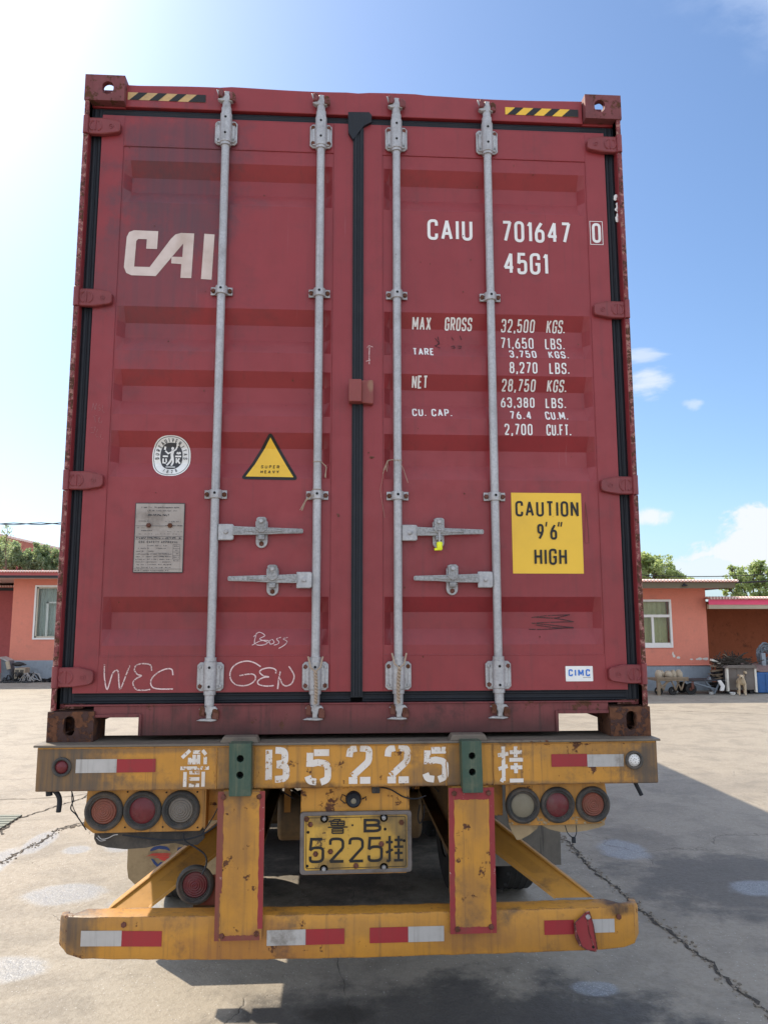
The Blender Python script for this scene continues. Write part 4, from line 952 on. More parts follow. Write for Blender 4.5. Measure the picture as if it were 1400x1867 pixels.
# ================================================================== TRAILER
TR = thing('semi_trailer', (0, 0, GZ), 'yellow container trailer with stencilled number, round lamps and a low rear bumper', 'trailer')
BY = -.070
m = MB(); m.prismz([(-1.234, BY), (1.218, BY), (1.218, .10), (-1.234, .10)], -.178, -.012)
beam = m.build('rear_beam', 'yellow', TR, bevel=.005)
m = MB(); n = 60; vs = []
rr = random.Random(2)
edge = [(-1.246+2.476*k/n, BY-.010+rr.uniform(-.002, .002)) for k in range(n+1)]
m.prismz(edge+[(1.230, .17), (-1.246, .17)], -.012, 0.0-.0035)
m.build('deck_plate', 'deck', TR, bevel=.0015)
# weld seams on the beam face
m = MB()
for x_ in (-.547, -.397, .357, .547):
    pts = [(x_+rr.uniform(-.002, .002), BY, -.013-.163*k/24) for k in range(25)]; m.tube(pts, .003, 6)
m.tube([(-1.23, BY-.001, -.016), (1.21, BY-.001, -.016)], .003, 6)
m.build('weld_seam', 'yellowd', TR, smooth=60)
for a, b in ((-.536, -.383), (.371, .526)):
    m = MB(); m.prism([(a, -.004), (b, -.004), (b-.012, .020), (a+.012, .020)], BY-.004, -.006)
    m.build('twistlock_plate', 'deck', TR, bevel=.003)
# green dock bumpers
for cx_, w_ in ((-.450, .042), (.4485, .0395)):
    m = MB(); m.box(cx_-w_, cx_+w_, BY-.062, BY-.001, -.192, .004); o = m.build('dock_bumper', 'green', None)
    for vz in o.data.vertices: vz.co.x += .006*math.sin(vz.co.z*20)
    cs = []
    for hz_ in (-.053, -.114):
        m = MB(); m.lathe(cx_+.002, 0, hz_, [(.0001, -.2), (.0135, -.2), (.0135, -.085), (.0001, -.085)], 20); cs.append(m.build('c', 'green'))
    boolean(o, cs); o.parent = TR; o.location = (0, 0, -GZ); b = o.modifiers.new('bevel', 'BEVEL'); b.width = .012; b.segments = 4; b.limit_method = 'ANGLE'; b.angle_limit = R(50)
    o.data.shade_smooth(); o.data.set_sharp_from_angle(angle=R(50))
    m = MB()
    for hz_ in (-.053, -.114): m.lathe(cx_+.002, BY-.018, hz_, [(.0001, -.001), (.0132, -.001), (.0132, .001)], 16)
    m.build('bolt_recess', 'dark', o)
def tape(x0, x1, z0, z1, y, red, tilt=0):
    m = MB(); n = 6
    m.add([(x0+(x1-x0)*k/n, y-.0012, z1+tilt*(k/n)) for k in range(n+1)]+[(x0+(x1-x0)*k/n, y-.0012, z0+tilt*(k/n)) for k in range(n+1)], [(k, k+1, k+n+2, k+n+1) for k in range(n)])
    return m.build('reflective_tape', 'taper' if red else 'tapew', TR)
tape(-1.084, -.929, -.109, -.058, BY-.001, False); tape(-.9285, -.780, -.109, -.059, BY-.0015, True)
tape(.781, .927, -.109, -.060, BY-.0015, True); tape(.9275, 1.077, -.111, -.063, BY-.001, False)
# small marker lamps on the beam
for cx_, cz_, lens in ((-1.137, -.086, 'lensr'), (1.120, -.087, 'wlabel')):
    m = MB(); m.lathe(cx_, BY, cz_, [(.037, 0), (.036, -.008), (.031, -.011), (.026, -.007), (.0255, .0)], 32)
    l = m.build('marker_lamp', 'ring', TR, smooth=50)
    m = MB(); m.lathe(cx_, BY-.003, cz_, [(.0001, -.009), (.012, -.008), (.021, -.003), (.0255, .003)], 28); m.build('lens', lens, l, smooth=50)
    if lens == 'wlabel':
        m = MB()
        for k in range(12): m.ball((cx_+.017*math.cos(k*.52), BY-.009, cz_+.017*math.sin(k*.52)), .0016, 5, 3)
        for dx, dz in ((.004, .005), (-.006, .002), (.001, -.006), (-.002, .008)): m.ball((cx_+dx, BY-.0122, cz_+dz), .0018, 5, 3)
        m.build('lamp_diode', 'ring', l)
# sprayed number: stencil strokes with bridges
def stencil(strokes, x0, z0, w_, h, th, name='stencilled_mark'):
    m = MB()
    for s in strokes:
        r = .25
        if isinstance(s, tuple) and isinstance(s[0], list): s, r = s
        ribbon(m, rounded([(x0+p[0]*w_, z0+p[1]*h) for p in s], r*w_ if r else 0), th)
    return decal(m, name, 'stencil', TR, flat(BY), .0016)
S2a = ([(.05, .78), (.05, .98), (.32, .98)], 0); 
def five(x0, z0): stencil([([(.30, .97), (1.0, .97)], 0), ([(.12, .97), (.10, .52)], 0), ([(.22, .62), (.50, .66), (.95, .60), (.95, .10), (.62, .02)], .35), ([(.42, .03), (.10, .06), (.02, .22)], .2)], x0, z0, .085, .118, .026)
def two(x0, z0): stencil([([(.02, .74), (.06, .96), (.36, 1.0)], .2), ([(.52, 1.0), (.96, .98), (.92, .60), (.16, .16)], .35), ([(.0, .04), (.40, .04)], 0), ([(.52, .04), (1.0, .04)], 0)], x0, z0, .085, .128, .026)
stencil([([(.02, 0), (.02, 1.0)], 0), ([(.38, .98), (.92, .96), (.92, .56), (.46, .52)], .3), ([(.46, .50), (1.0, .46), (1.0, .04), (.38, .02)], .3)], -.345, -.145, .070, .115, .026)
five(-.193, -.158); two(-.030, -.156); two(.122, -.156); five(.272, -.154)
# characters either side of the number, as the stencil shows them
lu = [[(.0, .78), (.30, .98)], [(.42, .93), (.70, .93)], [(.78, .98), (.92, .86)], [(.30, .78), (.30, .60)], [(.47, .86), (.47, .60)], [(.64, .86), (.64, .60)], [(.90, .80), (.90, .60)], [(.35, .70), (.60, .70)], [(-.05, .50), (1.05, .50)], [(.14, .40), (.14, .0)], [(.84, .40), (.84, .0)], [(.30, .38), (.70, .38)], [(.30, .21), (.70, .21)], [(.30, .04), (.70, .04)]]
stencil([(s, 0) for s in lu], -.680, -.166, .100, .140, .0135)
gua = [[(.18, 1.0), (.18, .05)], [(-.06, .76), (.40, .80)], [(-.04, .38), (.36, .46)], [(.18, .05), (.04, .10)], [(.46, .84), (1.0, .84)], [(.72, 1.0), (.72, .70)], [(.44, .63), (1.04, .63)], [(.48, .42), (1.0, .42)], [(.72, .54), (.72, .26)], [(.44, .06), (1.04, .06)]]
stencil([(s, 0) for s in gua], .570, -.168, .092, .140, .015)
# three-lamp panels --------------------------------------------------------
def lamp(par, cx_, cz_, y, lens, R_=.075, rings=True):
    m = MB(); m.lathe(cx_, y, cz_, [(R_, .002), (R_, -.010), (R_*.95, -.018), (R_*.86, -.022), (R_*.80, -.016), (R_*.76, -.010), (R_*.70, -.012), (R_*.67, -.006), (R_*.665, .004)], 44)
    l = m.build('tail_lamp', 'ring', par, smooth=40)
    m = MB(); prof = []; n = 30; rl = R_*.665
    for k in range(n+1):
        r_ = max(.0001, rl*k/n); dome = -.012*(1-(k/n)**2); prof.append((r_, dome+(-.0016*math.cos(k/n*5.5*2*math.pi) if rings else 0)))
    m.lathe(cx_, y-.006, cz_, prof, 44); ln = m.build('lens', lens, l, smooth=60)
    if not rings and lens == 'lensr':
        m = MB(); rr = random.Random(int(cx_*1000))
        for k in range(26):
            a, q = rr.uniform(0, 6.28), rl*math.sqrt(rr.random())*.9; m.ball((cx_+q*math.cos(a), y-.006-.012*(1-(q/rl)**2), cz_+q*math.sin(a)), rr.uniform(.001, .0022), 5, 3)
        m.build('lens_bead', 'lensr', ln)
    return l
PY = -.022
m = MB(); m.prism([(-1.050, -.181), (-.602, -.181), (-.594, -.19), (-.596, -.325), (-.612, -.343), (-1.02, -.345), (-1.058, -.318)], PY, PY+.004)
m.box(-.598, -.590, PY, .05, -.335, -.182); pl = m.build('lamp_panel', 'yellowd', TR, bevel=.001)
for cx_, ln, rg in ((-.982, 'lenso', True), (-.834, 'lensr', False), (-.686, 'lensc', True)): lamp(TR, cx_, -.262, PY, ln, .074, rg)
m = MB()
for cx_, cz_ in ((-.895, -.192), (-.745, -.196), (-.625, -.196), (-.62, -.33), (-.90, -.325), (-.755, -.326)): m.lathe(cx_, PY-.001, cz_, [(.0001, -.0005), (.0035, -.0005), (.0035, .001)], 10)
m.build('panel_hole', 'dark', pl)
m = MB(); rr = random.Random(9); rp = [(.604, -.181), (1.012, -.181)]
rp += [(1.018, -.22), (1.026, -.25), (1.020, -.29), (1.012, -.325), (.995, -.341), (.90, -.343), (.80, -.345), (.70, -.345), (.630, -.343), (.614, -.330), (.602, -.26)]
m.prism(rp, PY, PY+.004); pr = m.build('lamp_panel', 'yellowd', TR, bevel=.001)
for cx_, ln, rg in ((.671, 'lensf', False), (.813, 'lensr', False), (.958, 'lenso', True)): lamp(TR, cx_, -.266, PY, ln, .070, rg)
m = MB()
for k in range(60):
    rx_, rz_ = rr.choice((rr.uniform(.61, .70), rr.uniform(.73, .78), rr.uniform(.87, 1.01))), rr.uniform(-.338, -.31); s_ = rr.uniform(.003, .007); m.ball((rx_, PY, rz_), s_, 6, 3, (1, .5, .8), .3)
o = m.build('mud_splash', 'flapt', pr); o['kind'] = 'stuff'
# torn rubber sheets below the panels
def sheet(outline, y, mat, name='rubber_flap', wav=.012):
    m = MB(); m.prism(outline, y, y+.004); o = m.build(name, mat, TR); return o
sheet([(-1.02, -.33), (-.598, -.33), (-.595, -.375), (-.62, -.400), (-.665, -.403), (-.71, -.392), (-.76, -.396), (-.82, -.408), (-.90, -.412), (-.97, -.404), (-1.010, -.392), (-1.022, -.37)], PY+.02, 'rubber_dirty')
sheet([(.745, -.33), (1.01, -.33), (1.012, -.352), (.985, -.362), (.94, -.372), (.88, -.379), (.83, -.377), (.785, -.366), (.755, -.352)], PY+.016, 'flapt')
sheet([(.614, -.33), (.745, -.335), (.732, -.362), (.70, -.385), (.665, -.402), (.648, -.404), (.628, -.37)], PY+.016, 'flapt')
# uprights with painted borders -------------------------------------------
for x0, x1, ms in ((-.534, -.354, 0), (.361, .541, 1)):
    z0, z1 = (-.722, -.181) if ms == 0 else (-.719, -.180)
    m = MB(); m.box(x0, x1, BY-.026, BY-.020, z0, z1)
    up = m.build('upright_plate', 'yellow', TR, bevel=.0015)
    m = MB(); m.box(x0+.02, x1-.02, BY-.020, .06, z0+.1, z1+.002); m.build('upright_box', 'yellowd', up)
    def strip(q, mat='redborder'):
        mm = MB(); n = 30; rr = random.Random(int(q[0]*999)+3); L = []; Rr_ = []
        (xa, za), (xb, zb), wa = q[0:2], q[2:4], q[4]
        for k in range(n+1):
            t = k/n; x_, z_ = xa+(xb-xa)*t, za+(zb-za)*t; j = rr.uniform(-.002, .002)
            if abs(xb-xa) < abs(zb-za): L.append((x_, 0, z_)); Rr_.append((x_+wa+j, 0, z_))
            else: L.append((x_, 0, z_)); Rr_.append((x_, 0, z_+wa+j))
        mm.add(L+Rr_, [(k, k+1, k+n+2, k+n+1) for k in range(n)]); decal(mm, 'painted_border', mat, up, flat(BY-.026), .0008)
    if ms: strip((x0, z0, x0, z1, .021)); strip((x1, z0, x1, z1, -.021)); strip((x0+.021, z0, x1-.021, z0, .024)); strip((x0+.021, z1, x1-.021, z1, -.045))
    else: strip((x0, z0+.17, x0, z1, .024), 'redborderd'); strip((x1, z0+.04, x1, z1, -.020)); strip((x0+.024, z0, x1-.01, z0, .018), 'redborderd'); strip((x0, z0, x0, z0+.17, .018), 'redborderd')
    for bx, bz in ((x0+.022, z1-.020), (x1-.022, z1-.020), (x0+.028, z0+.018), (x1-.022, z0+.024)): place(BOLTR, 'bolt', up, bx, BY-.026, bz, random.random())
# inclined braces: channel section
def brace(s):
    m = MB(); a0 = Vector((s*.955, -.637)); a1 = Vector((s*.46, -.262)); dn = Vector((-s*.0, -1))
    d = (a1-a0).normalized(); nrm = Vector((-d.y, d.x)); nrm = nrm if nrm.y < 0 else -nrm; hh = .094
    y0, y1 = .006, .03
    q = [(a0.x, a0.y), (a1.x, a1.y), (a1.x+nrm.x*hh, a1.y+nrm.y*hh), (a0.x-s*hh/abs(nrm.x)*1.0, a0.y)]
    b3 = a0+nrm*hh; t = (-.637-b3.y)/d.y; b3 = b3+d*t; q[3] = (b3.x, b3.y)
    m.prism([tuple(p) for p in q], y0+.012, y0+.018)
    tp = .010; up = -nrm
    m.prism([(a0.x, a0.y), (a1.x, a1.y), (a1.x+up.x*tp, a1.y+up.y*tp), (a0.x+up.x*tp, a0.y+up.y*tp*.2)], y0, y0+.085)
    m.prism([(q[3][0], q[3][1]), (q[2][0], q[2][1]), (q[2][0]+up.x*tp, q[2][1]+up.y*tp), (q[3][0]+up.x*tp, q[3][1]+up.y*tp)], y0, y0+.085)
    # the brace also runs forward, from the bumper up to the chassis rail
    out = []
    for x, y, z in m.v:
        yo = .53*max(0, (z+.637)/.375); k = (3.22+yo)/3.22; out.append((-.082+(x+.082)*k, y+yo, .478+(z-.478)*k))
    m.v = out
    m.build('brace', 'yellowb', TR, bevel=.0015)
brace(-1); brace(1)
# rear bumper with swept-back ends
def bumper():
    path = [(-1.146, .045), (-1.134, -.002), (-1.090, -.050), (-1.03, -.066), (-.95, BY), (-.5, BY), (-.018, BY), (.5, BY), (.96, BY), (1.05, -.067), (1.100, -.052), (1.130, -.012), (1.146, .05)]
    zt = [-.654, -.646, -.638, -.635, -.635, -.641, -.645, -.645, -.643, -.640, -.642, -.650, -.658]
    zb = [-.760, -.762, -.775, -.786, -.789, -.803, -.808, -.808, -.803, -.800, -.790, -.775, -.770]
    rr = random.Random(4); P2 = []; ZT = []; ZB = []
    for i in range(len(path)-1):
        n = max(2, int((Vector(path[i+1])-Vector(path[i])).length/.04))
        for k in range(n):
            t = k/n; P2.append(Vector(path[i]).lerp(Vector(path[i+1]), t)); ZT.append(zt[i]+(zt[i+1]-zt[i])*t+rr.uniform(-.0012, .0012)); ZB.append(zb[i]+(zb[i+1]-zb[i])*t+rr.uniform(-.0015, .0015))
    P2.append(Vector(path[-1])); ZT.append(zt[-1]); ZB.append(zb[-1])
    n = len(P2); vs = []; m = MB(); sec = None
    for i in range(n):
        d = (P2[min(i+1, n-1)]-P2[max(i-1, 0)]).normalized(); nn = Vector((-d.y, d.x)); t_, b_ = ZT[i], ZB[i]
        fl_ = .085 if 4 < i < n-7 else .03
        for off, z in ((.010, t_), (.003, t_-.003), (0, t_-.012), (0, (t_+b_)/2), (0, b_+.010), (.003, b_+.003), (.010, b_), (fl_-.005, b_), (fl_-.005, b_+.008), (.012, b_+.008), (.012, t_-.008), (fl_, t_-.008), (fl_, t_)):
            q = P2[i]+nn*off; vs.append((q.x, q.y, z))
    k = 13; fs = [(i*k+j, (i+1)*k+j, (i+1)*k+(j+1) % k, i*k+(j+1) % k) for i in range(n-1) for j in range(k)]+[tuple(range(k)), tuple(range((n-1)*k, n*k))]
    m.add(vs, fs); return m.build('rear_bumper', 'yellow', TR, smooth=35)
bm_ = bumper()
tape(-1.033, -.8825, -.737, -.682, BY-.001, False, -.003); tape(-.882, -.733, -.741, -.686, BY-.0015, True, -.004)
tape(-.339, -.192, -.753, -.697, BY-.001, False); tape(-.1915, -.044, -.753, -.697, BY-.0015, True)
tape(.053, .201, -.753, -.697, BY-.0015, True); tape(.2015, .340, -.753, -.697, BY-.001, False)
tape(.733, .850, -.740, -.687, BY-.0015, True); tape(.885, 1.012, -.737, -.687, BY-.001, False)
for x_, z_ in ((-.876, -.664), (1.03, -.68)): place(BOLTR, 'bolt', TR, x_, BY, z_, .4)
# bent red reflector plate hanging off the bumper
m = MB(); o_ = [(.896, -.655), (.908, -.652), (.922, -.700), (.935, -.790), (.928, -.800), (.893, -.792), (.874, -.780), (.846, -.700), (.850, -.692)]
m.prism(o_, BY-.016, BY-.013); rf = m.build('reflector_plate', 'redborder', TR, bevel=.001)
m = MB()
for a, b in zip(o_, o_[1:]+o_[:1]): m.tube([(a[0], BY-.017, a[1]), (b[0], BY-.017, b[1])], .002, 5)
m.tube([(.848, BY-.019, -.697), (.853, BY-.020, -.745), (.868, BY-.019, -.776)], .0045, 6); m.tube([(.897, BY-.0175, -.66), (.905, BY-.0175, -.73), (.925, BY-.0175, -.79)], .0012, 5)
m.build('plate_edge', 'rededge', rf)
place(BOLT, 'bolt', rf, .902, BY-.016, -.672, .2); place(STUD, 'stud', rf, .920, BY-.0155, -.783)
# middle plate, licence plate ------------------------------------------------
m = MB(); m.box(-.219, .214, PY+.0, .10, -.30, -.177); m.build('centre_plate', 'yellow', TR, bevel=.003)
m = MB(); m.box(-.205, .20, PY-.001, PY+.004, -.515, -.30); m.build('plate_carrier', 'yellowd', TR)
def RZ(x, z): return (x, z+(x)*.004)
LY = PY-.018
m = MB(); m.prism([tuple(p) for p in rounded([(-.213, -.283), (.213, -.283), (.214, -.500), (-.212, -.503)], .010, True)], LY+.004, LY+.012)
lp = m.build('licence_plate', 'lplate', TR)
m = MB(); out = rounded([(-.220, -.276), (.220, -.276), (.221, -.507), (-.219, -.510)], .014, True, 5); inn = rounded([(-.2035, -.2905), (.2035, -.2905), (.2045, -.4925), (-.2025, -.4955)], .010, True, 5); n = len(out)
m.add([(p.x, LY, p.y) for p in out]+[(p.x, LY, p.y) for p in inn]+[(p.x, LY+.014, p.y) for p in out]+[(p.x, LY+.008, p.y) for p in inn],
      [q for i in range(n) for q in ((i, (i+1) % n, (i+1) % n+n, i+n), (i, (i+1) % n, (i+1) % n+2*n, i+2*n), (i+n, (i+1) % n+n, (i+1) % n+3*n, i+3*n))])
m.build('plate_frame', 'frame', lp, bevel=.002)
m = MB(); ribbon(m, rounded([(-.196, -.298), (.196, -.298), (.197, -.486), (-.195, -.488)], .008, True), .0022, True)
for k, x0 in enumerate((-.184, -.106, -.029, .046)):
    (text_mb('5' if k in (0, 3) else '2', x0, x0+.060, -.468, -.373, .0105, mb=m))
text_mb('B', .030, .100, -.356, -.304, .0105, mb=m)
def glyph(st, x0, z0, w_, h, th):
    for s in st: ribbon(m, [Vector((x0+p[0]*w_, z0+p[1]*h)) for p in s], th)
glyph([[(.18, .84), (.36, 1.0)], [(.36, .97), (.66, .97)], [(.66, .97), (.56, .84)], [(.0, .82), (.16, .88)], [(.14, .84), (.14, .55)], [(.14, .84), (.86, .84)], [(.86, .84), (.86, .55)], [(.5, .84), (.5, .55)], [(.14, .69), (.86, .69)], [(.14, .55), (.86, .55)], [(-.04, .43), (1.04, .43)], [(.20, .32), (.20, .0)], [(.80, .32), (.80, .0)], [(.20, .32), (.80, .32)], [(.20, .17), (.80, .17)], [(.20, .01), (.80, .01)]], -.108, -.357, .072, .054, .0052)
glyph([[(.22, 1.0), (.22, .02)], [(.0, .76), (.42, .76)], [(.0, .36), (.42, .48)], [(.22, .03), (.04, .06)], [(.52, .84), (1.0, .84)], [(.76, 1.0), (.76, .56)], [(.48, .58), (1.04, .58)], [(.52, .34), (1.0, .34)], [(.76, .50), (.76, .04)], [(.48, .05), (1.04, .05)]], .118, -.468, .066, .098, .0095)
poly_mb(oval(-.014, -.328, .0042, .0042, 2, 12), m)
decal(m, 'plate_lettering', 'black', lp, flat(LY+.004), .0012)
for bx, bz in ((-.125, -.302), (.110, -.302), (-.125, -.490), (.110, -.488)):
    m = MB(); m.lathe(bx, LY+.002, bz, [(.0001, -.010), (.006, -.009), (.009, -.004), (.009, .002), (.016, .002), (.016, .004)], 14); m.build('plate_screw', 'galvd', lp, smooth=40)
for bx, bz in ((-.194, -.302), (-.188, -.352), (-.158, -.433), (.0, -.480), (.115, -.345), (.180, -.320), (-.18, -.322), (-.19, -.478), (.19, -.39), (-.10, -.425), (.10, -.40)):
    place(BOLTR if (bx*100) % 2 < 1 else STUD, 'rivet', lp, bx, LY+.0035, bz)
# number plate lamp, sensor and leads
m = MB(); m.lathe(-.010, PY-.004, -.232, [(.0001, -.012), (.014, -.016), (.024, -.020), (.030, -.014), (.032, .004)], 24); nl = m.build('reversing_lamp', 'rubber', TR, smooth=50)
m = MB(); m.lathe(-.010, PY-.018, -.238, [(.0001, -.004), (.010, -.002), (.014, .002)], 16); m.build('lens', 'lensf', nl, smooth=50)
m = MB(); m.tube([(-.036, PY-.006, -.222), (-.055, PY-.008, -.212), (-.062, PY-.008, -.232), (-.045, PY-.008, -.246), (-.036, PY-.006, -.244)], .0022, 6); m.tube([(.024, PY-.006, -.232), (.040, PY-.010, -.222), (.040, PY-.01, -.236)], .0024, 6); m.build('lamp_clip', 'rubber', nl)
m = MB(); m.box(.062, .094, PY-.03, PY, -.206, -.178); m.lathe(.078, PY-.032, -.194, [(.0001, 0), (.006, -.001), (.009, .003)], 14); m.build('sensor', 'rubber_dirty', TR, bevel=.003)
m = MB()
m.tube([(p[0], PY-.004, p[1]) for p in curve_pts([(.094, -.186), (.14, -.198), (.19, -.226), (.24, -.234), (.28, -.222)])], .0028, 6)
for pts in ([(.24, -.234), (.262, -.20), (.30, -.185), (.35, -.24)], [(.28, -.222), (.30, -.20), (.32, -.19)], [(-.34, -.19), (-.30, -.23), (-.25, -.26)], [(.27, -.29), (.262, -.34), (.27, -.365), (.285, -.34), (.29, -.29)]):
    m.tube([(p[0], .12, p[1]) for p in curve_pts(pts)], .003, 6)
m.tube([(p[0], PY-.012, p[1]) for p in curve_pts([(-.905, -.350), (-.80, -.366), (-.70, -.374), (-.62, -.362), (-.56, -.33), (-.50, -.28)])], .0034, 6)
m.tube([(p[0], PY-.016, p[1]) for p in curve_pts([(-.672, -.345), (-.665, -.375), (-.62, -.402), (-.585, -.43), (-.580, -.465), (-.595, -.50)])], .0034, 6)
m.tube([(p[0], PY-.01, p[1]) for p in curve_pts([(-.60, -.352), (-.56, -.29), (-.53, -.23)])], .0024, 6)
m.tube([(p[0], PY-.01, p[1]) for p in curve_pts([(.84, -.345), (.85, -.375), (.872, -.392), (.885, -.375), (.885, -.345)])], .0018, 6); m.box(.866, .880, PY-.014, PY-.004, -.412, -.390)
m.build('wiring', 'rubber', TR, smooth=60)
m = MB(); m.tube([(p[0], PY-.005, p[1]) for p in curve_pts([(-1.00, -.353), (-.985, -.366), (-.96, -.362), (-.94, -.352), (-.925, -.350)])], .0018, 5); m.tube([(p[0], PY-.006, p[1]) for p in curve_pts([(-1.005, -.36), (-.99, -.372), (-.97, -.37)])], .0014, 5)
m.build('bare_wire', 'tapew', TR)
m = MB(); m.tube([(p[0], -.03, p[1]) for p in curve_pts([(-1.185, -.17), (-1.160, -.196), (-1.152, -.222), (-1.154, -.262)])], .0095, 10); m.tube([(-1.195, -.03, -.17), (-1.192, -.03, -.20)], .013, 7)
m.tube([(p[0], -.03, p[1]) for p in curve_pts([(-1.113, -.17), (-1.100, -.215), (-1.108, -.25), (-1.085, -.275), (-1.045, -.33)])], .0026, 6); m.tube([(p[0], -.028, p[1]) for p in curve_pts([(-1.108, -.18), (-1.106, -.22), (-1.098, -.25), (-1.08, -.28)])], .0018, 6)
m.tube([(p[0], -.03, p[1]) for p in curve_pts([(1.130, -.17), (1.142, -.195), (1.160, -.232)])], .0085, 8)
m.build('hanging_hose', 'rubber', TR, smooth=60)
# low red lamp behind the left upright
m = MB(); m.box(-.62, -.50, .10, .104, -.66, -.545); lb = m.build('lamp_bracket', 'redborderd', TR); lamp(TR, -.640, -.575, .085, 'lensr', .075, True)
m = MB(); m.box(-.65, -.40, .104, .14, -.67, -.60); m.build('lamp_arm', 'chassis', TR)
# chassis ------------------------------------------------------------------
for sx in (-1, 1):
    m = MB(); xr = sx*.455
    m.box(xr-.065, xr+.065, .10, 12.0, -.035, -.012); m.box(xr-.065, xr+.065, .10, 12.0, -.50, -.48); m.box(xr-.006, xr+.006, .10, 12.0, -.48, -.035)
    m.build('main_rail', 'chassis', TR)
    m = MB(); m.box(*sorted((sx*.50, sx*.605)), .05, .056, -.322, -.178); m.build('rail_end_plate', 'yellow', TR)
m = MB(); m.box(-.42, .42, .62, .70, -.29, -.25); m.build('cross_member', 'yellow', TR, bevel=.003)
for y_ in (1.1, 2.9, 4.2, 5.8, 7.6, 9.4):
    m = MB(); m.box(-1.15 if y_ > 5 else -.45, 1.15 if y_ > 5 else .45, y_, y_+.06, -.16, -.04); m.build('cross_member', 'chassis', TR)
m = MB(); m.tube([(-.42, .5, -.1), (-.25, .5, -.29)], .012, 8); m.tube([(-.40, .6, -.29), (-.27, .6, -.1)], .010, 8); m.box(-.33, -.30, .7, .73, -.45, -.1); m.box(.30, .33, .7, .73, -.35, -.1); m.build('strut', 'yellowd', TR)
TY = []
def wheel_mesh():
    m = MB(); prof = [(.30, -.12), (.44, -.125), (.492, -.11), (.503, -.095), (.503, .095), (.492, .11), (.44, .125), (.30, .12)]
    m.lathe(0, 0, 0, prof, 48, 'x')
    for g_ in (-.06, -.02, .02, .06): m.lathe(0, 0, 0, [(.5035, g_-.006), (.5065, g_+.0), (.5035, g_+.006)], 48, 'x')
    for k in range(48):
        a = 6.283*k/48; m.box(-.085, -.065, .5*math.cos(a)-.01, .5*math.cos(a)+.01, .5*math.sin(a)-.01, .5*math.sin(a)+.01) if k % 2 else None
    o = m.build('tyre', 'tyre', None, smooth=40); t = o.data; bpy.data.objects.remove(o)
    m = MB(); m.lathe(0, 0, 0, [(.30, -.11), (.28, -.09), (.26, .02), (.12, .05), (.10, .12), (.0001, .12)], 32, 'x'); o = m.build('rim', 'rim', None, smooth=40); r_ = o.data; bpy.data.objects.remove(o); return t, r_
tyre_me, rim_me = wheel_mesh()
for ya in (2.30, 3.60, 4.90):
    m = MB(); m.tube([(-.95, ya, GZ+.50), (.95, ya, GZ+.50)], .07, 12); m.box(-.45, .45, ya-.08, ya+.08, GZ+.44, GZ+.56); ax_ = m.build('axle', 'chassis', TR)
    for sx in (-1, 1):
        m = MB(); m.tube([(sx*.50, ya-.55, GZ+.66), (sx*.50, ya-.2, GZ+.56), (sx*.50, ya+.2, GZ+.56), (sx*.50, ya+.55, GZ+.66)], .035, 8); m.build('leaf_spring', 'chassis', TR)
        for xw in (.80, 1.115):
            wo_ = bpy.data.objects.new('wheel', tyre_me); COL.objects.link(wo_); wo_.parent = TR; wo_.location = (sx*(xw-.02), ya, .505); wo_.rotation_euler = (0, 0, 0 if sx > 0 else math.pi)
            ro = bpy.data.objects.new('rim', rim_me); COL.objects.link(ro); ro.parent = wo_
for sx in (-1, 1):
    for ya in (2.30, 3.60, 4.90):
        m = MB(); m.lathe(sx*.30, ya-.32, GZ+.62, [(.0001, -.07), (.05, -.07), (.085, -.05), (.09, 0), (.085, .05), (.05, .07), (.0001, .07)], 18); m.build('brake_chamber', 'chassis', TR, smooth=40)
m = MB(); m.tube([(-.40, 1.35, -.62), (.40, 1.35, -.62)], .13, 20); m.build('air_tank', 'chassis', TR, bevel=.02)
for k in range(9):
    rr = random.Random(k+40); m = MB(); x_ = rr.uniform(-.4, .4); pts = [(x_, .9, -.20), (x_+rr.uniform(-.1, .1), 1.0, rr.uniform(-.34, -.28)), (x_+rr.uniform(-.25, .25), 1.2, rr.uniform(-.5, -.3)), (x_+rr.uniform(-.3, .3), 1.5, -.4)]
    m.tube([tuple(p) for p in pts], .008, 6); m.build('brake_hose', 'rubber', TR, smooth=60)
m = MB(); m.prism([(-1.268, -.60), (-.62, -.60), (-.62, -.90), (-.66, -1.02), (-1.22, -1.02), (-1.258, -.985), (-1.268, -.93)], 1.50, 1.508); fl = m.build('mudflap', 'flapt', TR)
m = MB(); m.box(.60, 1.252, 1.50, 1.512, -.962, -.50); m.build('mudflap', 'flapg', TR)
m = MB(); m.box(-1.25, -.45, 1.515, 1.56, -.64, -.60); m.box(.45, 1.25, 1.515, 1.56, -.54, -.50); m.build('flap_bar', 'chassis', TR)
# emblem and character on the left mudflap (zoom sketch to metres)
def fm(px, pz): # photo sketch frame 410..800 x 715..960 mapped on the flap
    return (-1.165+(px-410)*.000632*1.03, -.810-(pz-730)*.000632*1.03)
m = MB(); poly_mb([fm(*p) for p in ((446, 778), (450, 760), (480, 738), (530, 730), (590, 740), (615, 760), (620, 778), (580, 765), (520, 758), (480, 770))], m)
poly_mb([fm(*p) for p in ((455, 838), (480, 845), (520, 888), (540, 868), (560, 872), (520, 915), (485, 885))], m)
for s in ([(690, 755), (690, 810)], [(690, 755), (800, 755)], [(800, 755), (800, 810)], [(690, 810), (800, 810)], [(745, 722), (745, 850)], [(840, 735), (840, 830)], [(870, 722), (870, 840)], [(840, 780), (900, 780)]): ribbon(m, [Vector(fm(*p)) for p in s], .0085)
decal(m, 'flap_emblem', 'navy', fl, flat(1.50), .002)
m = MB()
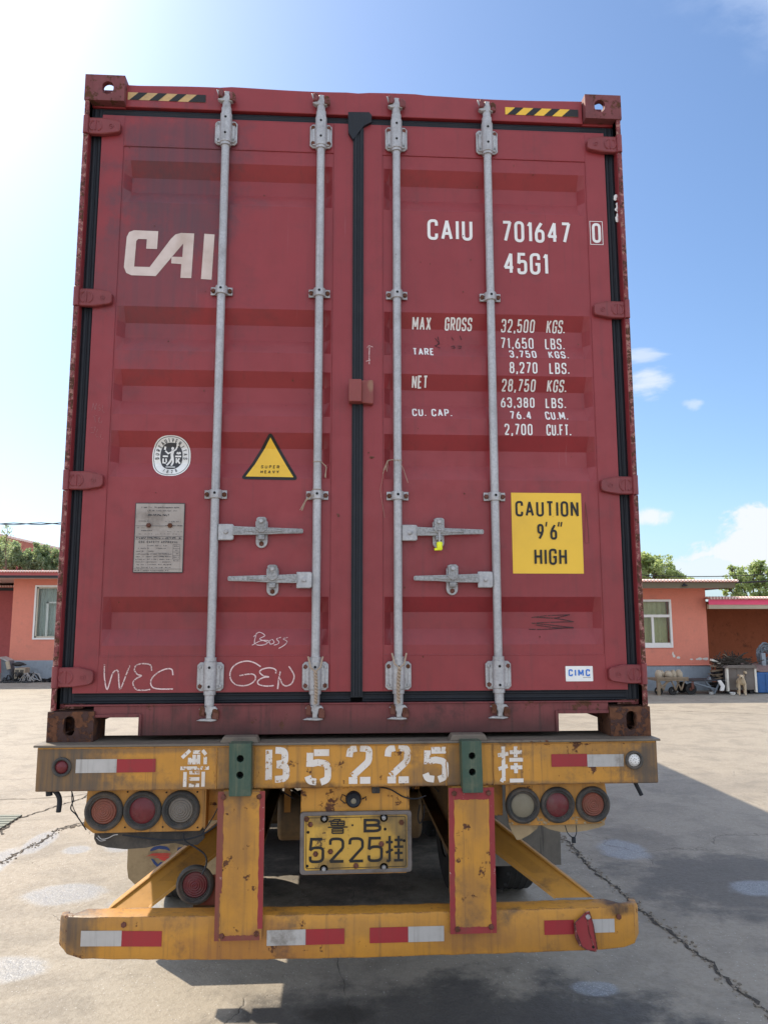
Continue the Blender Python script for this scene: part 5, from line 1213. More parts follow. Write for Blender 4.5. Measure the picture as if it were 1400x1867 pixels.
for k, q in enumerate((((410, 822), (470, 795), (640, 795), (600, 802), (480, 806)), ((440, 820), (500, 806), (630, 805), (600, 818), (520, 815)), ((480, 830), (520, 818), (620, 822), (605, 840)), ((520, 840), (550, 826), (600, 848), (590, 868)))): poly_mb([fm(*p) for p in q], m)
for s in ([(1160, 830), (1220, 800)], [(1165, 850), (1225, 845)], [(1190, 800), (1200, 855)]): ribbon(m, [Vector(fm(*p)) for p in s], .010)
decal(m, 'flap_emblem', 'redprint', fl, flat(1.50), .003)
# side marker lamp on a stalk, whose shadow falls beside the truck
m = MB(); m.tube([(-1.02, 1.39, -.33), (-1.14, 1.39, -.33)], .012, 8); m.box(-1.26, -1.14, 1.36, 1.44, -.37, -.29); m.build('side_marker', 'rubber_dirty', TR, bevel=.008)
m = MB(); m.box(-1.10, -.45, 1.34, 1.44, -.36, -.30); m.build('outrigger', 'chassis', TR)

# ================================================================== BACKGROUND
def at(px, py, Y):
    """point of the place at distance Y seen at a pixel of the photograph"""
    d = fv+r2*((px-700)/1402)-u2*((py-933.5)/1402); C0 = M.translation
    return C0+d*((Y-C0.y)/d.y)
MAT['stucco'] = paint('salmon_stucco', (.62, .21, .145), .85, dirt=(.42, .19, .15), dirt_amt=.35, streak=.15, rust=.0, var=.08, bump=.2, spec=.2)
MAT['stucco2'] = paint('dusky_rose_stucco', (.42, .11, .11), .85, dirt=(.22, .08, .07), dirt_amt=.35, streak=.15, rust=.0, var=.08, bump=.2, spec=.2)
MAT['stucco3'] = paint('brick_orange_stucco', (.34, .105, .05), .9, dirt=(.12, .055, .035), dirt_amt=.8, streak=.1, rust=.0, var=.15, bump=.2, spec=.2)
MAT['plinth'] = paint('blue_grey_plinth', (.27, .31, .35), .85, dirt=(.15, .15, .14), dirt_amt=.4, streak=.3, rust=.0, var=.12, bump=.3, spec=.2)
MAT['fascia'] = plain('olive_fascia', (.115, .095, .06), .7, .15, 3)
MAT['gutter'] = plain('dark_gutter', (.022, .022, .026), .6, .2, 3)
MAT['tile'] = plain('roof_tile', (.34, .12, .09), .7, .25, 8)
MAT['tilew'] = plain('whitened_tile_end', (.62, .46, .42), .7, .15, 8)
MAT['soffit'] = plain('pale_soffit', (.50, .40, .36), .8, .1, 3)
MAT['pinksheet'] = plain('hot_pink_sheet', (.72, .075, .16), .6, .12, 4)
MAT['wframe'] = plain('white_window_frame', (.62, .60, .57), .5, .08, 6)
MAT['bframe'] = plain('beige_window_frame', (.42, .37, .29), .55, .1, 6)
MAT['curtain'] = plain('drawn_olive_curtain', (.40, .38, .22), .9, .15, 14, bump=0)
MAT['curtaing'] = plain('pale_curtain', (.32, .36, .33), .9, .15, 14, bump=0)
def glass_mat():
    m, t, b = material('window_glass'); b.inputs['Base Color'].default_value = (.9, .95, .93, 1); b.inputs['Roughness'].default_value = .06
    b.inputs['Transmission Weight'].default_value = 1; b.inputs['IOR'].default_value = 1.25; return m
MAT['glass'] = glass_mat()
MAT['bluebin'] = plain('blue_plastic', (.025, .09, .24), .5, .2, 6, dirt=((.04, .06, .09), .5))
MAT['wood'] = plain('weathered_wood', (.20, .15, .10), .85, .35, 9, bump=.4)
MAT['greyboard'] = plain('grey_board', (.14, .12, .105), .8, .2, 9, dirt=((.12, .09, .07), .5))
MAT['whitewood'] = plain('white_post_paint', (.58, .55, .48), .7, .15, 9)
MAT['cloth'] = plain('pale_sackcloth', (.36, .30, .22), .9, .25, 12, dirt=((.25, .18, .12), .4))
MAT['junk'] = plain('dark_scrap', (.035, .037, .042), .7, .5, 9, dirt=((.12, .10, .08), .3))
MAT['junkg'] = plain('grey_scrap', (.13, .15, .17), .6, .3, 9, dirt=((.06, .06, .06), .4))
MAT['cable'] = plain('black_cable', (.03, .03, .032), .6, .3, 9, bump=0)
MAT['bark'] = plain('bark', (.09, .07, .05), .95, .35, 12, bump=.5)
def leaf_mat(name, col, colt):
    m = bpy.data.materials.new(name); m.use_nodes = True; t = NT(m.node_tree); t.n.clear()
    P = t.pos(); n = t.noise(P, 1.1, 4, .6); n2 = t.noise(P, 9, 3)
    a = t.mix(n, tuple(c*.55 for c in col), tuple(c*1.35 for c in col)); a = t.mix(t.math('MULTIPLY', n2, .4), a, tuple(c*.6 for c in col))
    d = t.node('ShaderNodeBsdfDiffuse'); t.put(d.inputs[0], a); tr = t.node('ShaderNodeBsdfTranslucent'); t.put(tr.inputs[0], t.mix(n2, colt, tuple(c*.6 for c in colt)))
    g = t.node('ShaderNodeBsdfGlossy'); g.inputs[1].default_value = .45; t.put(g.inputs[0], (.6, .6, .6))
    mx = t.node('ShaderNodeMixShader'); mx.inputs[0].default_value = .5; t.l.new(d.outputs[0], mx.inputs[1]); t.l.new(tr.outputs[0], mx.inputs[2])
    m2 = t.node('ShaderNodeMixShader'); m2.inputs[0].default_value = .06; t.l.new(mx.outputs[0], m2.inputs[1]); t.l.new(g.outputs[0], m2.inputs[2])
    o = t.node('ShaderNodeOutputMaterial'); t.l.new(m2.outputs[0], o.inputs[0]); return m
MAT['leaf'] = leaf_mat('leaf_green', (.27, .34, .17), (.70, .85, .30)); MAT['leafd'] = leaf_mat('leaf_dark_green', (.23, .30, .18), (.55, .70, .34))

def tiled_edge(par, x0, x1, y, z, step, r, mat='tilew'):
    """row of barrel-tile ends along an eave, joined: each is 2-3 pixels in the photograph"""
    m = MB(); x = x0
    while x < x1:
        m.tube([(x+step*.3, y-.03, z), (x+step*.3, y+.25, z+.02)], r, 8); x += step
    o = m.build('tile_ends', mat, par); return o
def window(par, x0, x1, z0, z1, y, fm_, cm, bars=(), cross=()):
    """frame proud of the wall, curtain behind glass; bars are (x, za, zb), cross are (z, xa, xb)"""
    m = MB(); w_ = .055
    m.box(x0, x1, y-.03, y+.05, z1-w_, z1); m.box(x0, x1, y-.03, y+.05, z0, z0+w_); m.box(x0, x0+w_, y-.03, y+.05, z0+w_, z1-w_); m.box(x1-w_, x1, y-.03, y+.05, z0+w_, z1-w_)
    o = m.build('window', fm_, par)
    m = MB()
    for (x, za, zb) in bars: m.box(x-.03, x+.03, y-.018, y+.03, za, zb)
    for (z, xa, xb) in cross: m.box(xa, xb, y-.02, y+.032, z-.035, z+.035)
    if m.v: m.build('window_bar', fm_, o)
    m = MB(); m.box(x0+w_, x1-w_, y+.012, y+.018, z0+w_, z1-w_); m.build('pane', 'glass', o)
    m = MB(); n = 40; vs = []
    for k in range(n+1):
        x = x0+w_+(x1-x0-2*w_)*k/n; vs.append((x, y+.14+.02*math.sin(k*1.9), z0+w_))
    for k in range(n+1):
        x = x0+w_+(x1-x0-2*w_)*k/n; vs.append((x, y+.14+.02*math.sin(k*1.9), z1-w_))
    m.add(vs, [(k, k+1, k+n+2, k+n+1) for k in range(n)]); m.build('curtain', cm, o); return o
def wall_with_hole(m, x0, x1, y0, y1, z0, z1, hx0, hx1, hz0, hz1):
    m.box(x0, hx0, y0, y1, z0, z1); m.box(hx1, x1, y0, y1, z0, z1); m.box(hx0, hx1, y0, y1, hz1, z1); m.box(hx0, hx1, y0, y1, z0, hz0)
# --- right-hand salmon house
HY0 = 16.3
H = thing('house', (6.0, HY0, GZ), 'salmon pink single-storey building with a white window, right of the container', 'building')
xr = 9.45; zt = at(1288, 1070, HY0).z; zp = at(1240, 1213, HY0).z
wx0, wx1 = 6.55, at(1224, 1140, HY0).x; wz1, wz0 = at(1200, 1093, HY0).z, at(1200, 1181, HY0).z
m = MB(); wall_with_hole(m, 1.0, xr, HY0, HY0+.25, zp, zt, wx0+.01, wx1-.01, wz0+.01, wz1-.01); m.box(xr-.25, xr, HY0+.25, 20.5, zp, zt); m.box(1.0, xr, 20.25, 20.5, zp, zt); m.build('wall', 'stucco', H)
m = MB(); m.box(.97, xr+.03, HY0-.035, 20.53, GZ, zp); m.build('plinth', 'plinth', H, bevel=.01)
m = MB(); m.tube([(1, HY0-.045, zp+.01), (xr+.04, HY0-.045, zp+.01)], .02, 6); m.build('plinth_lip', 'stucco', H)
b1 = at(1189, 1140, HY0).x; zc1 = at(1190, 1123, HY0).z
window(H, wx0, wx1, wz0, wz1, HY0, 'wframe', 'curtain', bars=((b1, wz0+.05, zc1), (b1-.9, wz0+.05, zc1)), cross=((zc1, wx0+.05, wx1-.05), (wz0+.09, b1-.9, wx1-.06)))
m = MB(); fz0, fz1 = at(1330, 1072, 15.5).z, at(1330, 1061.5, 15.5).z; fx = at(1339, 1066, 15.5).x
m.box(.6, fx, 15.5, 15.54, fz0, fz1); m.box(fx-.04, fx, 15.54, 20.6, fz0, fz1); m.build('fascia', 'fascia', H)
m = MB(); m.box(.6, fx-.04, 15.54, 20.6, fz0+.02, fz0+.04); m.build('soffit', 'soffit', H)
m = MB(); m.prismx([(15.46, fz1), (15.46, fz1+.03), (20.7, fz1+.22), (20.7, fz1+.18)], .5, fx+.03); rf_ = m.build('roof', 'tile', H)
tiled_edge(rf_, .5, fx+.02, 15.46, fz1+.035, .085, .030)
m = MB(); m.ball(at(1247, 1066, 15.48), .035, 8, 6); m.tube([at(1243, 1068, 15.47), at(1252, 1067, 15.47)], .02, 6); m.build('eave_lamp', 'gutter', H)
# patches of plaster fallen off the wall near its foot
m = MB(); rr = random.Random(8)
for (ax_, ay_, wx_, wy_) in ((1228, 1196, 3.0, 3.5), (1236, 1199, 4, 2.5), (1226, 1192, 1.6, 4), (1260, 1202, 3.5, 1.6), (1275, 1201, 5, 2.8), (1286, 1201, 6, 2.8), (1270, 1202, 3, 2)):
    c_ = at(ax_, ay_, HY0); sc2 = (HY0+3.22)/1402
    poly_mb([(c_.x+wx_*sc2*rr.uniform(.7, 1.1)*math.cos(6.283*k/10), c_.z+wy_*sc2*rr.uniform(.7, 1.1)*math.sin(6.283*k/10)) for k in range(10)], m)
MAT['plaster'] = plain('bare_plaster', (.56, .52, .46), .9, .1, 9)
decal(m, 'fallen_plaster', 'plaster', H, flat(HY0), .004)
# --- lean-to
L_ = thing('lean_to_shed', (12.5, 17.5, GZ), 'low open-fronted lean-to with a hot pink strip under its tiled eave and a brown wall', 'shed')
lz = lambda py: at(1350, py, 16.05).z
x0_, x1_ = at(1290.5, 1098, 16.05).x, 20.0
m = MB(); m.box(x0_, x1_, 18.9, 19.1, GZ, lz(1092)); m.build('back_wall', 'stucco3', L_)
m = MB(); m.box(x0_, x1_, 16.02, 16.05, lz(1102.5), lz(1093)); m.build('pink_strip', 'pinksheet', L_)
m = MB(); m.box(x0_, x1_, 16.04, 16.14, lz(1110), lz(1101.5)); m.build('eave_beam', 'fascia', L_).data.materials[0] = plain('pale_timber', (.36, .31, .23), .8, .15, 4)
m = MB(); m.prismx([(15.95, lz(1093)), (15.95, lz(1091.5)), (19.2, lz(1091.5)+.14), (19.2, lz(1093)+.12)], x0_, x1_); rf_ = m.build('roof', 'tile', L_); tiled_edge(rf_, x0_, x1_, 15.95, lz(1090.5), .08, .028)
m = MB()
for xp in (14.6, 19.8): m.box(xp, xp+.12, 16.05, 16.17, GZ, lz(1110))
m.build('post', 'wood', L_)
# --- left building
BY2 = 21.3
B = thing('house', (-8.0, BY2, GZ), 'pinkish red single-storey building with a beige-framed window, left of the container', 'building')
g = lambda px, py, Y=BY2: at(px, py, Y)
xl = g(20.5, 1150).x; zt = g(60, 1055).z; zp = g(60, 1204).z; wx0, wx1 = g(63, 1110).x, g(63, 1110).x+1.75; wz0, wz1 = g(80, 1166).z, g(80, 1067).z
m = MB(); wall_with_hole(m, xl, 0.5, BY2, BY2+.25, zp, zt, wx0+.01, wx1-.01, wz0+.01, wz1-.01); m.box(xl, xl+.25, BY2+.25, 26, zp, zt); m.build('wall', 'stucco', B).data.materials[0] = MAT['stucco']
m = MB(); m.box(xl-.03, .5, BY2-.03, 26, GZ, zp); m.build('plinth', 'plinth', B, bevel=.01)
wn = window(B, wx0, wx1, wz0, wz1, BY2, 'wframe', 'curtaing', bars=())
m = MB(); q0, q1 = wx0+.075, wx0+.115
m.box(q0, q1, BY2-.02, BY2+.04, wz0+.06, wz1-.06); m.box(q0, wx1-.07, BY2-.02, BY2+.04, wz1-.10, wz1-.06); m.box(q0, wx1-.07, BY2-.02, BY2+.04, wz0+.06, wz0+.10); m.build('inner_frame', 'bframe', wn)
xi = g(84, 1120).x
m = MB(); za, zb = g(88, 1163).z, g(88, 1097).z; m.box(xi, xi+.07, BY2+.02, BY2+.06, za, zb); m.box(xi, xi+.9, BY2+.02, BY2+.06, zb-.05, zb); m.build('sash', 'wframe', wn)
fy = 20.5; fx0 = -14.0
m = MB(); m.box(fx0, .5, fy, fy+.04, g(60, 1053.5, fy).z, g(60, 1049, fy).z); m.build('gutter', 'gutter', B)
m = MB(); m.box(fx0, .5, fy+.005, fy+.05, g(60, 1049, fy).z, g(60, 1044, fy).z); m.build('fascia', 'stucco2', B)
m = MB(); m.box(fx0, .5, fy+.05, 26, g(60, 1053, fy).z, g(60, 1053, fy).z+.03); m.build('soffit', 'soffit', B)
m = MB(); zr = g(60, 1044, fy).z; m.prismx([(fy-.04, zr), (fy-.04, zr+.03), (26, zr+.30), (26, zr+.26)], fx0, .5); rf_ = m.build('roof', 'tile', B); tiled_edge(rf_, fx0, .5, fy-.04, zr+.035, .078, .028)
# --- dusky wing further left
D_ = thing('house', (-12.5, 24.5, GZ), 'dusky rose building set back at the far left edge, partly behind the pinkish one', 'building')
m = MB(); m.box(-18, xl+.4, 24.5, 24.75, GZ, at(5, 1077, 24.5).z); m.build('wall', 'stucco2', D_)
m = MB(); z_ = at(5, 1071.5, 24.0).z; m.prismx([(24.0, z_), (24.0, z_+.04), (29, z_+.4), (29, z_+.3)], -18, xl+.4); rf_ = m.build('roof', 'tile', D_); tiled_edge(rf_, -18, xl+.4, 24.0, z_+.05, .09, .03)
m = MB(); m.box(-18, xl+.4, 24.02, 24.06, at(5, 1077, 24).z, z_); m.build('gutter', 'gutter', D_)
# --- tiled roof beyond the trees on the left
E_ = thing('house', (-14, 36, GZ), 'low tiled roof sloping down behind the bushes on the left', 'building')
a_, b_ = at(-60, 962, 34), at(118, 1003, 34)
m = MB(); m.box(a_.x, b_.x-.4, 34.2, 44, GZ, b_.z-.1); m.build('wall', 'stucco2', E_)
m = MB(); m.prism([(a_.x, a_.z), (b_.x, b_.z), (b_.x, b_.z-.12), (a_.x, b_.z-.12)], 33.9, 44); m.build('roof', 'tile', E_)
m = MB(); n = 46
for k in range(n):
    t = k/n; x = a_.x+(b_.x-a_.x)*t; z = a_.z+(b_.z-a_.z)*t; m.tube([(x, 33.85, z+.02), (x+.06, 44, z+.02)], .06, 6)
m.build('tile_ends', 'tilew', E_)
# --- trees -------------------------------------------------------------------
def tree(loc, h0, clumps, n, size, mat, label, seed, lean=0):
    rr = random.Random(seed); T = thing('tree', loc, label, 'tree'); B0 = Vector(loc)
    m = MB(); zc = sum(c[2] for c in clumps)/len(clumps); xc = sum(c[0] for c in clumps)/len(clumps); yc = sum(c[1] for c in clumps)/len(clumps)
    fork = Vector((B0.x*.6+xc*.4, B0.y*.6+yc*.4, B0.z+(zc-B0.z)*.45)); m.tube([B0, B0.lerp(fork, .5)+Vector((.05, 0, 0)), fork], [.16, .12, .10], 8)
    for c in clumps:
        C_ = Vector(c[:3]); mid = fork.lerp(C_, .5)+Vector((rr.uniform(-.1, .1), 0, .1)); m.tube([fork, mid, C_], [.07, .045, .015], 6)
        for k in range(5):
            e = C_+Vector((rr.gauss(0, 1), rr.gauss(0, 1), rr.gauss(0, .8))).normalized()*c[3]*.9; m.tube([mid.lerp(C_, .5), C_.lerp(e, .5), e], [.022, .012, .004], 4)
    m.build('trunk', 'bark', T)
    vs = []; fs = []; tot = sum(c[3]**2 for c in clumps)
    for c in clumps:
        sub = [(Vector((rr.gauss(0, 1), rr.gauss(0, 1), rr.gauss(0, 1))).normalized()*c[3]*rr.uniform(.45, 1.0), c[3]*rr.uniform(.16, .38)) for _ in range(26)]
        for k in range(int(n*c[3]**2/tot)):
            s_, r_ = rr.choice(sub); p = Vector(c[:3])+Vector((s_.x, s_.y, s_.z*.85))+Vector((rr.gauss(0, 1), rr.gauss(0, 1), rr.gauss(0, 1))).normalized()*r_*rr.uniform(.4, 1.05)
            d = Vector((rr.gauss(0, 1), rr.gauss(0, 1), rr.gauss(-.2, .7))).normalized(); e = d.cross(Vector((rr.gauss(0, 1), rr.gauss(0, 1), rr.gauss(0, 1)))).normalized(); q = size*rr.uniform(.6, 1.3)
            i = len(vs); vs += [p-d*q*.5, p+e*q*.28, p+d*q*.5, p-e*q*.28]; fs.append((i, i+1, i+2, i+3))
    mb_ = MB(); me = bpy.data.meshes.new('crown'); me.from_pydata([v-B0 for v in vs], [], fs); me.materials.append(MAT[mat]); o = bpy.data.objects.new('crown', me); COL.objects.link(o); o.parent = T
    return T
def cl(px, py, Y, r): p = at(px, py, Y); return (p.x, p.y, p.z, r)
tree((at(1195, 1060, 26).x, 26, GZ), 2, [cl(1180, 1045, 26, .75), cl(1205, 1035, 26.3, .62), cl(1192, 1022, 26.2, .30), cl(1228, 1050, 26, .45), cl(1165, 1025, 26, .55), cl(1150, 1040, 26.5, .8), cl(1246, 1060, 26.2, .38)], 9500, .12, 'leaf', 'leafy tree rising behind the salmon building, against the container\'s edge', 1)
tree((at(1375, 1080, 25).x, 25, GZ), 2, [cl(1345, 1055, 25, .48), cl(1370, 1045, 25.4, .50), cl(1400, 1050, 25.2, .62), cl(1340, 1077, 25, .50), cl(1385, 1078, 25.2, .60), cl(1425, 1060, 25, .7), cl(1333, 1036, 25.2, .16), cl(1385, 1028, 25.3, .2), cl(1322, 1066, 25, .20)], 8500, .12, 'leaf', 'pale green tree rising behind the lean-to at the right edge', 2)
tree((at(70, 1060, 29).x, 29, GZ), 2, [cl(95, 1022, 29, .75), cl(62, 1018, 29, .72), cl(30, 1022, 29, .80), cl(82, 1034, 29, .6), cl(45, 1034, 28.8, .6), cl(115, 1030, 29, .7), cl(5, 1015, 29.2, .65), cl(75, 1008, 29.3, .35)], 14000, .12, 'leafd', 'broad bushy tree behind the left building, under the tiled roof', 3)
tree((at(-5, 1060, 30).x, 30, GZ), 2, [cl(-10, 1005, 30, .7), cl(-30, 1015, 30, .9), cl(5, 1085, 28.5, .5), cl(18, 1088, 28.5, .35), cl(-12, 1090, 28.5, .6)], 5000, .12, 'leaf', 'lighter green tree at the far left edge, above the dusky building', 4)
# thin bare shoot
sh = thing('sapling', tuple(at(12, 1050, 27.5).xy)+(GZ,), 'thin sapling with a few leaves sticking up above the left roof', 'sapling')
m = MB(); p0 = at(12, 1045, 27.5); m.tube([(p0.x, p0.y, GZ), p0, at(11, 1000, 27.5), at(15, 962, 27.5)], [.05, .04, .028, .008], 6)
for a, b in ((12, 1010), (11, 990), (13, 978)):
    q = at(a, b, 27.5)
    for s in (-1, 1): m.tube([q, q+Vector((s*.15, 0, .18)), q+Vector((s*.22, 0, .36))], [.01, .007, .003], 4)
m.build('trunk', 'bark', sh)
m = MB(); rr = random.Random(6)
for k in range(150):
    q = at(rr.gauss(13, 5), rr.uniform(958, 1020), 27.5+rr.uniform(-.2, .2)); s = .06; m.add([q+Vector((rr.uniform(-s, s), rr.uniform(-s, s), rr.uniform(-s, s))) for _ in range(4)], [(0, 1, 2, 3)])
mm = bpy.data.meshes.new('leaves'); mm.from_pydata([Vector(v)-sh.location for v in m.v], [], m.f); mm.materials.append(MAT['leafd']); o = bpy.data.objects.new('leaves', mm); COL.objects.link(o); o.parent = sh
# --- overhead cables and their pole behind the container
PO = thing('utility_pole', (0.0, 22.6, GZ), 'concrete pole carrying overhead cables, standing behind the container', 'pole')
m = MB(); m.tube([(0, 22.6, GZ), (0, 22.6, 4.2)], [.16, .10], 14); m.build('pole_shaft', 'plinth', PO, smooth=40)
m = MB(); m.box(-.6, .6, 22.55, 22.65, 3.85, 3.95); m.build('cross_arm', 'fascia', PO)
def cable(a, b, sag, r, label, pts=24, tw=0):
    m = MB(); a, b = Vector(a), Vector(b)
    for ph in ((0, math.pi) if tw else (0,)):
        m.tube([a.lerp(b, k/pts)+Vector((0, tw*math.cos(ph+k*1.1), -4*sag*(k/pts)*(1-k/pts)+tw*math.sin(ph+k*1.1))) for k in range(pts+1)], r, 5)
    return tag(m.build('overhead_cable', 'cable', None), label, 'cable', )
pA, pB = at(-900, 940, 22), at(300, 985, 22)
cable(pA, (0, 22.6, 3.9), .25, .016, 'pair of twisted overhead cables above the trees on the left', 90, .028)
q1 = at(1170, 1030, 22); q2 = at(1400, 1031, 22)
cable((.3, 22.6, 3.9), (21.5, 21.5, 3.2), 1.65, .014, 'upper of the two overhead cables above the right roofs')
cable((.5, 22.6, 3.8), (21.5, 21.4, 3.0), 1.72, .020, 'lower and thicker of the overhead cables above the right roofs', 60, .012)

# --- things by the right wall ------------------------------------------------
YR = 15.45
def P3(px, py, Y=YR): return at(px, py, Y)
def zat(py, Y=YR): return at(1300, py, Y).z
ct_ = thing('trolley', (P3(1215, 1250).x, YR, GZ), 'flat trolley loaded with pale sacks against the salmon wall', 'trolley')
xa, xb = P3(1186, 1240).x, P3(1243, 1240).x; zd = zat(1236)
m = MB(); m.box(xa, xb, YR-.35, YR+.35, zd-.04, zd); m.box(xa, xb, YR-.36, YR-.33, zd, zd+.05); m.build('deck', 'wood', ct_, bevel=.005)
m = MB()
for x in (P3(1190, 1240).x, P3(1212, 1240).x, P3(1222, 1240).x):
    m.tube([(x, YR-.3, zd), (x+.12, YR-.3, zd-.26)], .02, 6); m.tube([(x+.22, YR-.3, zd), (x+.12, YR-.3, zd-.26)], .02, 6)
m.box(xa+.02, xa+.09, YR-.33, YR-.26, GZ, zd); m.tube([(xa, YR-.3, GZ+.1), (xa+.35, YR-.3, zd-.02)], .025, 6); m.build('frame', 'wood', ct_)
for x in (P3(1217, 1250).x, P3(1192, 1250).x):
    m = MB(); m.lathe(x, YR-.25, GZ+.095, [(.03, -.03), (.095, -.03), (.1, 0), (.095, .03), (.03, .03)], 18); m.build('wheel', 'tyre', ct_, smooth=40)
for k, px in enumerate((1198, 1208, 1216, 1226, 1236)):
    m = MB(); c_ = P3(px, 1230, YR-.1); m.ball((c_.x, YR-.1+random.uniform(-.1, .1), zd+.09), .12, 12, 8, (.62+random.random()*.3, .9, .75+random.random()*.3), .1)
    o = m.build('sack', 'cloth', None, smooth=80); tag(o, ['leftmost pale sack on the flat trolley, beside the container\'s edge', 'second sack from the left on the flat trolley', 'middle sack of five on the flat trolley', 'second sack from the right on the flat trolley', 'rightmost pale sack on the flat trolley'][k], 'sack', 'sacks on the trolley')
hb = thing('handcart', (P3(1270, 1250).x, YR, GZ), 'dark two-wheeled handcart parked beside the trolley, before the blue-grey plinth', 'handcart')
zt_ = zat(1238); xa, xb = P3(1244, 1240).x, P3(1310, 1240).x
m = MB(); m.box(xa, xb, YR-.3, YR+.3, zt_-.03, zt_); m.build('tray', 'junk', hb, bevel=.005)
m = MB(); m.tube([(xa, YR-.28, zt_-.03), (xb-.2, YR-.28, GZ+.12)], .022, 6); m.tube([(xb-.1, YR-.28, zt_), (xb-.28, YR-.28, GZ+.02)], .022, 6); m.tube([(P3(1274, 1240).x, YR-.28, zt_), (P3(1290, 1255).x, YR-.28, GZ+.08)], .02, 6); m.build('frame', 'junkg', hb)
for y_ in (-.24, .24):
    m = MB(); m.lathe(P3(1250, 1250).x, YR+y_, GZ+.135, [(.05, -.03), (.13, -.035), (.14, 0), (.13, .035), (.05, .03)], 22); w_ = m.build('wheel', 'tyre', hb, smooth=40)
    m = MB(); m.lathe(P3(1250, 1250).x, YR+y_-.02, GZ+.135, [(.0001, -.02), (.04, -.01), (.05, .02)], 12); m.build('hub', 'rust', w_)
m = MB(); x_ = P3(1252, 1245).x; m.box(x_-.03, x_+.03, YR-.30, YR-.27, GZ+.14, zt_-.03); m.build('fork', 'rust', hb)
m = MB(); m.prism([tuple(P3(*p).xz) for p in ((1293, 1239), (1299, 1238), (1306, 1248), (1304, 1257), (1297, 1257), (1299, 1250))], YR-.42, YR-.36); tag(m.build('plastic_bag', 'wframe', None, bevel=.015), 'white plastic bag hanging on the end of the dark handcart', 'bag')
m = MB(); c_ = P3(1284, 1236); m.prism([(c_.x-.06, c_.z-.03), (c_.x+.02, c_.z-.02), (c_.x, c_.z+.05), (c_.x-.03, c_.z+.03)], YR-.3, YR-.2); tag(m.build('crumpled_sheet', 'junkg', None), 'small crumpled pale sheet lying on top of the dark handcart', 'sheet')
# kennel
kn = thing('kennel', (P3(1343, 1260).x, YR, GZ), 'grey wooden kennel with white corner posts, beside the dog', 'kennel')
xa, xb = P3(1320, 1240).x, P3(1367, 1240).x; za, zb = zat(1259), zat(1217)
for k in range(3):
    w_ = (xb-xa)/3; m = MB(); m.box(xa+w_*k+.004, xa+w_*(k+1)-.004, YR-.20, YR-.17, za+.03, zb); m.build('board', 'greyboard', kn, bevel=.004)
m = MB(); m.box(xa-.05, xa, YR-.22, YR-.14, za, zb+.02); m.build('corner_post', 'whitewood', kn); m = MB(); m.box(xb, xb+.05, YR-.22, YR-.14, za-.03, zb-.02); m.build('corner_post', 'whitewood', kn)
m = MB(); m.box(xa, xb, YR-.16, YR+.4, za+.02, zb); m.build('kennel_body', 'junk', kn); m = MB(); m.prism([(xa-.1, zb), (xb+.06, zb-.01), (xb+.02, zb+.07), (xa-.02, zb+.06)], YR-.25, YR+.45); m.build('kennel_roof', 'greyboard', kn)
m = MB(); m.box(xa, xa+.08, YR-.1, YR, GZ, za+.04); m.box(xb-.08, xb, YR-.1, YR, GZ, za+.04); m.build('foot', 'junk', kn)
# brushwood pile
bp_ = thing('brushwood_pile', (P3(1325, 1205).x, YR+.3, zat(1217)), 'heap of dark branches and old planks piled on and beside the kennel', 'wood pile')
rr = random.Random(21); m = MB()
for k in range(260):
    c_ = P3(rr.gauss(1334, 12), 1211-abs(rr.gauss(0, 4.5)), YR+rr.uniform(-.1, .5)); d = Vector((rr.gauss(0, 1), rr.gauss(0, .5), rr.gauss(0, .35))).normalized()*rr.uniform(.08, .3); m.tube([c_-d, c_+Vector((0, 0, rr.uniform(-.02, .03))), c_+d], rr.uniform(.005, .014), 4)
o = m.build('twigs', 'wood', bp_); o.data.materials[0] = plain('dark_twigs', (.06, .05, .04), .9, .4, 20); o['kind'] = 'stuff'
for (a, b, c_, d, w_) in ((1297, 1203, 1318, 1212, .05), (1296, 1214, 1320, 1218, .035), (1297, 1224, 1318, 1221, .035), (1294, 1229, 1330, 1240, .02), (1320, 1193, 1333, 1203, .02), (1300, 1232, 1318, 1229, .04), (1297, 1240, 1316, 1236, .03)):
    p, q = P3(a, b, YR+.05), P3(c_, d, YR+.05); dd = (q-p).normalized(); nn = Vector((-dd.z, 0, dd.x)); m = MB(); hw = nn*w_*.5
    m.add([p+hw, q+hw, q-hw, p-hw]+[v+Vector((0, .1, 0)) for v in (p+hw, q+hw, q-hw, p-hw)], [(0, 1, 2, 3), (7, 6, 5, 4), (0, 4, 5, 1), (1, 5, 6, 2), (2, 6, 7, 3), (3, 7, 4, 0)]); m.build('plank', 'whitewood' if w_ > .045 else 'wood', bp_)
m = MB()
for k in range(30):
    c_ = P3(rr.uniform(1296, 1317), rr.uniform(1222, 1258), YR+rr.uniform(.1, .5)); m.box(c_.x-.06, c_.x+rr.uniform(.05, .2), c_.y, c_.y+.1, c_.z-.03, c_.z+.03)
o = m.build('rubble', 'junk', bp_); o['kind'] = 'stuff'
bb = thing('water_tank', (P3(1400, 1250).x, YR, GZ), 'large blue plastic tub under a sloping board at the right edge', 'tub')
xa = P3(1373, 1240).x; m = MB(); m.prismz([(xa, YR-.1), (xa+.04, YR-.14), (xa+1.0, YR-.14), (xa+1.04, YR-.1), (xa+1.04, YR+.5), (xa, YR+.5)], GZ+.02, zat(1226)); m.build('tub_body', 'bluebin', bb, bevel=.02)
m = MB()
for x in (xa+.22, xa+.55, xa+.9): m.box(x, x+.02, YR-.152, YR-.14, GZ+.05, zat(1228))
m.build('rib', 'bluebin', bb)
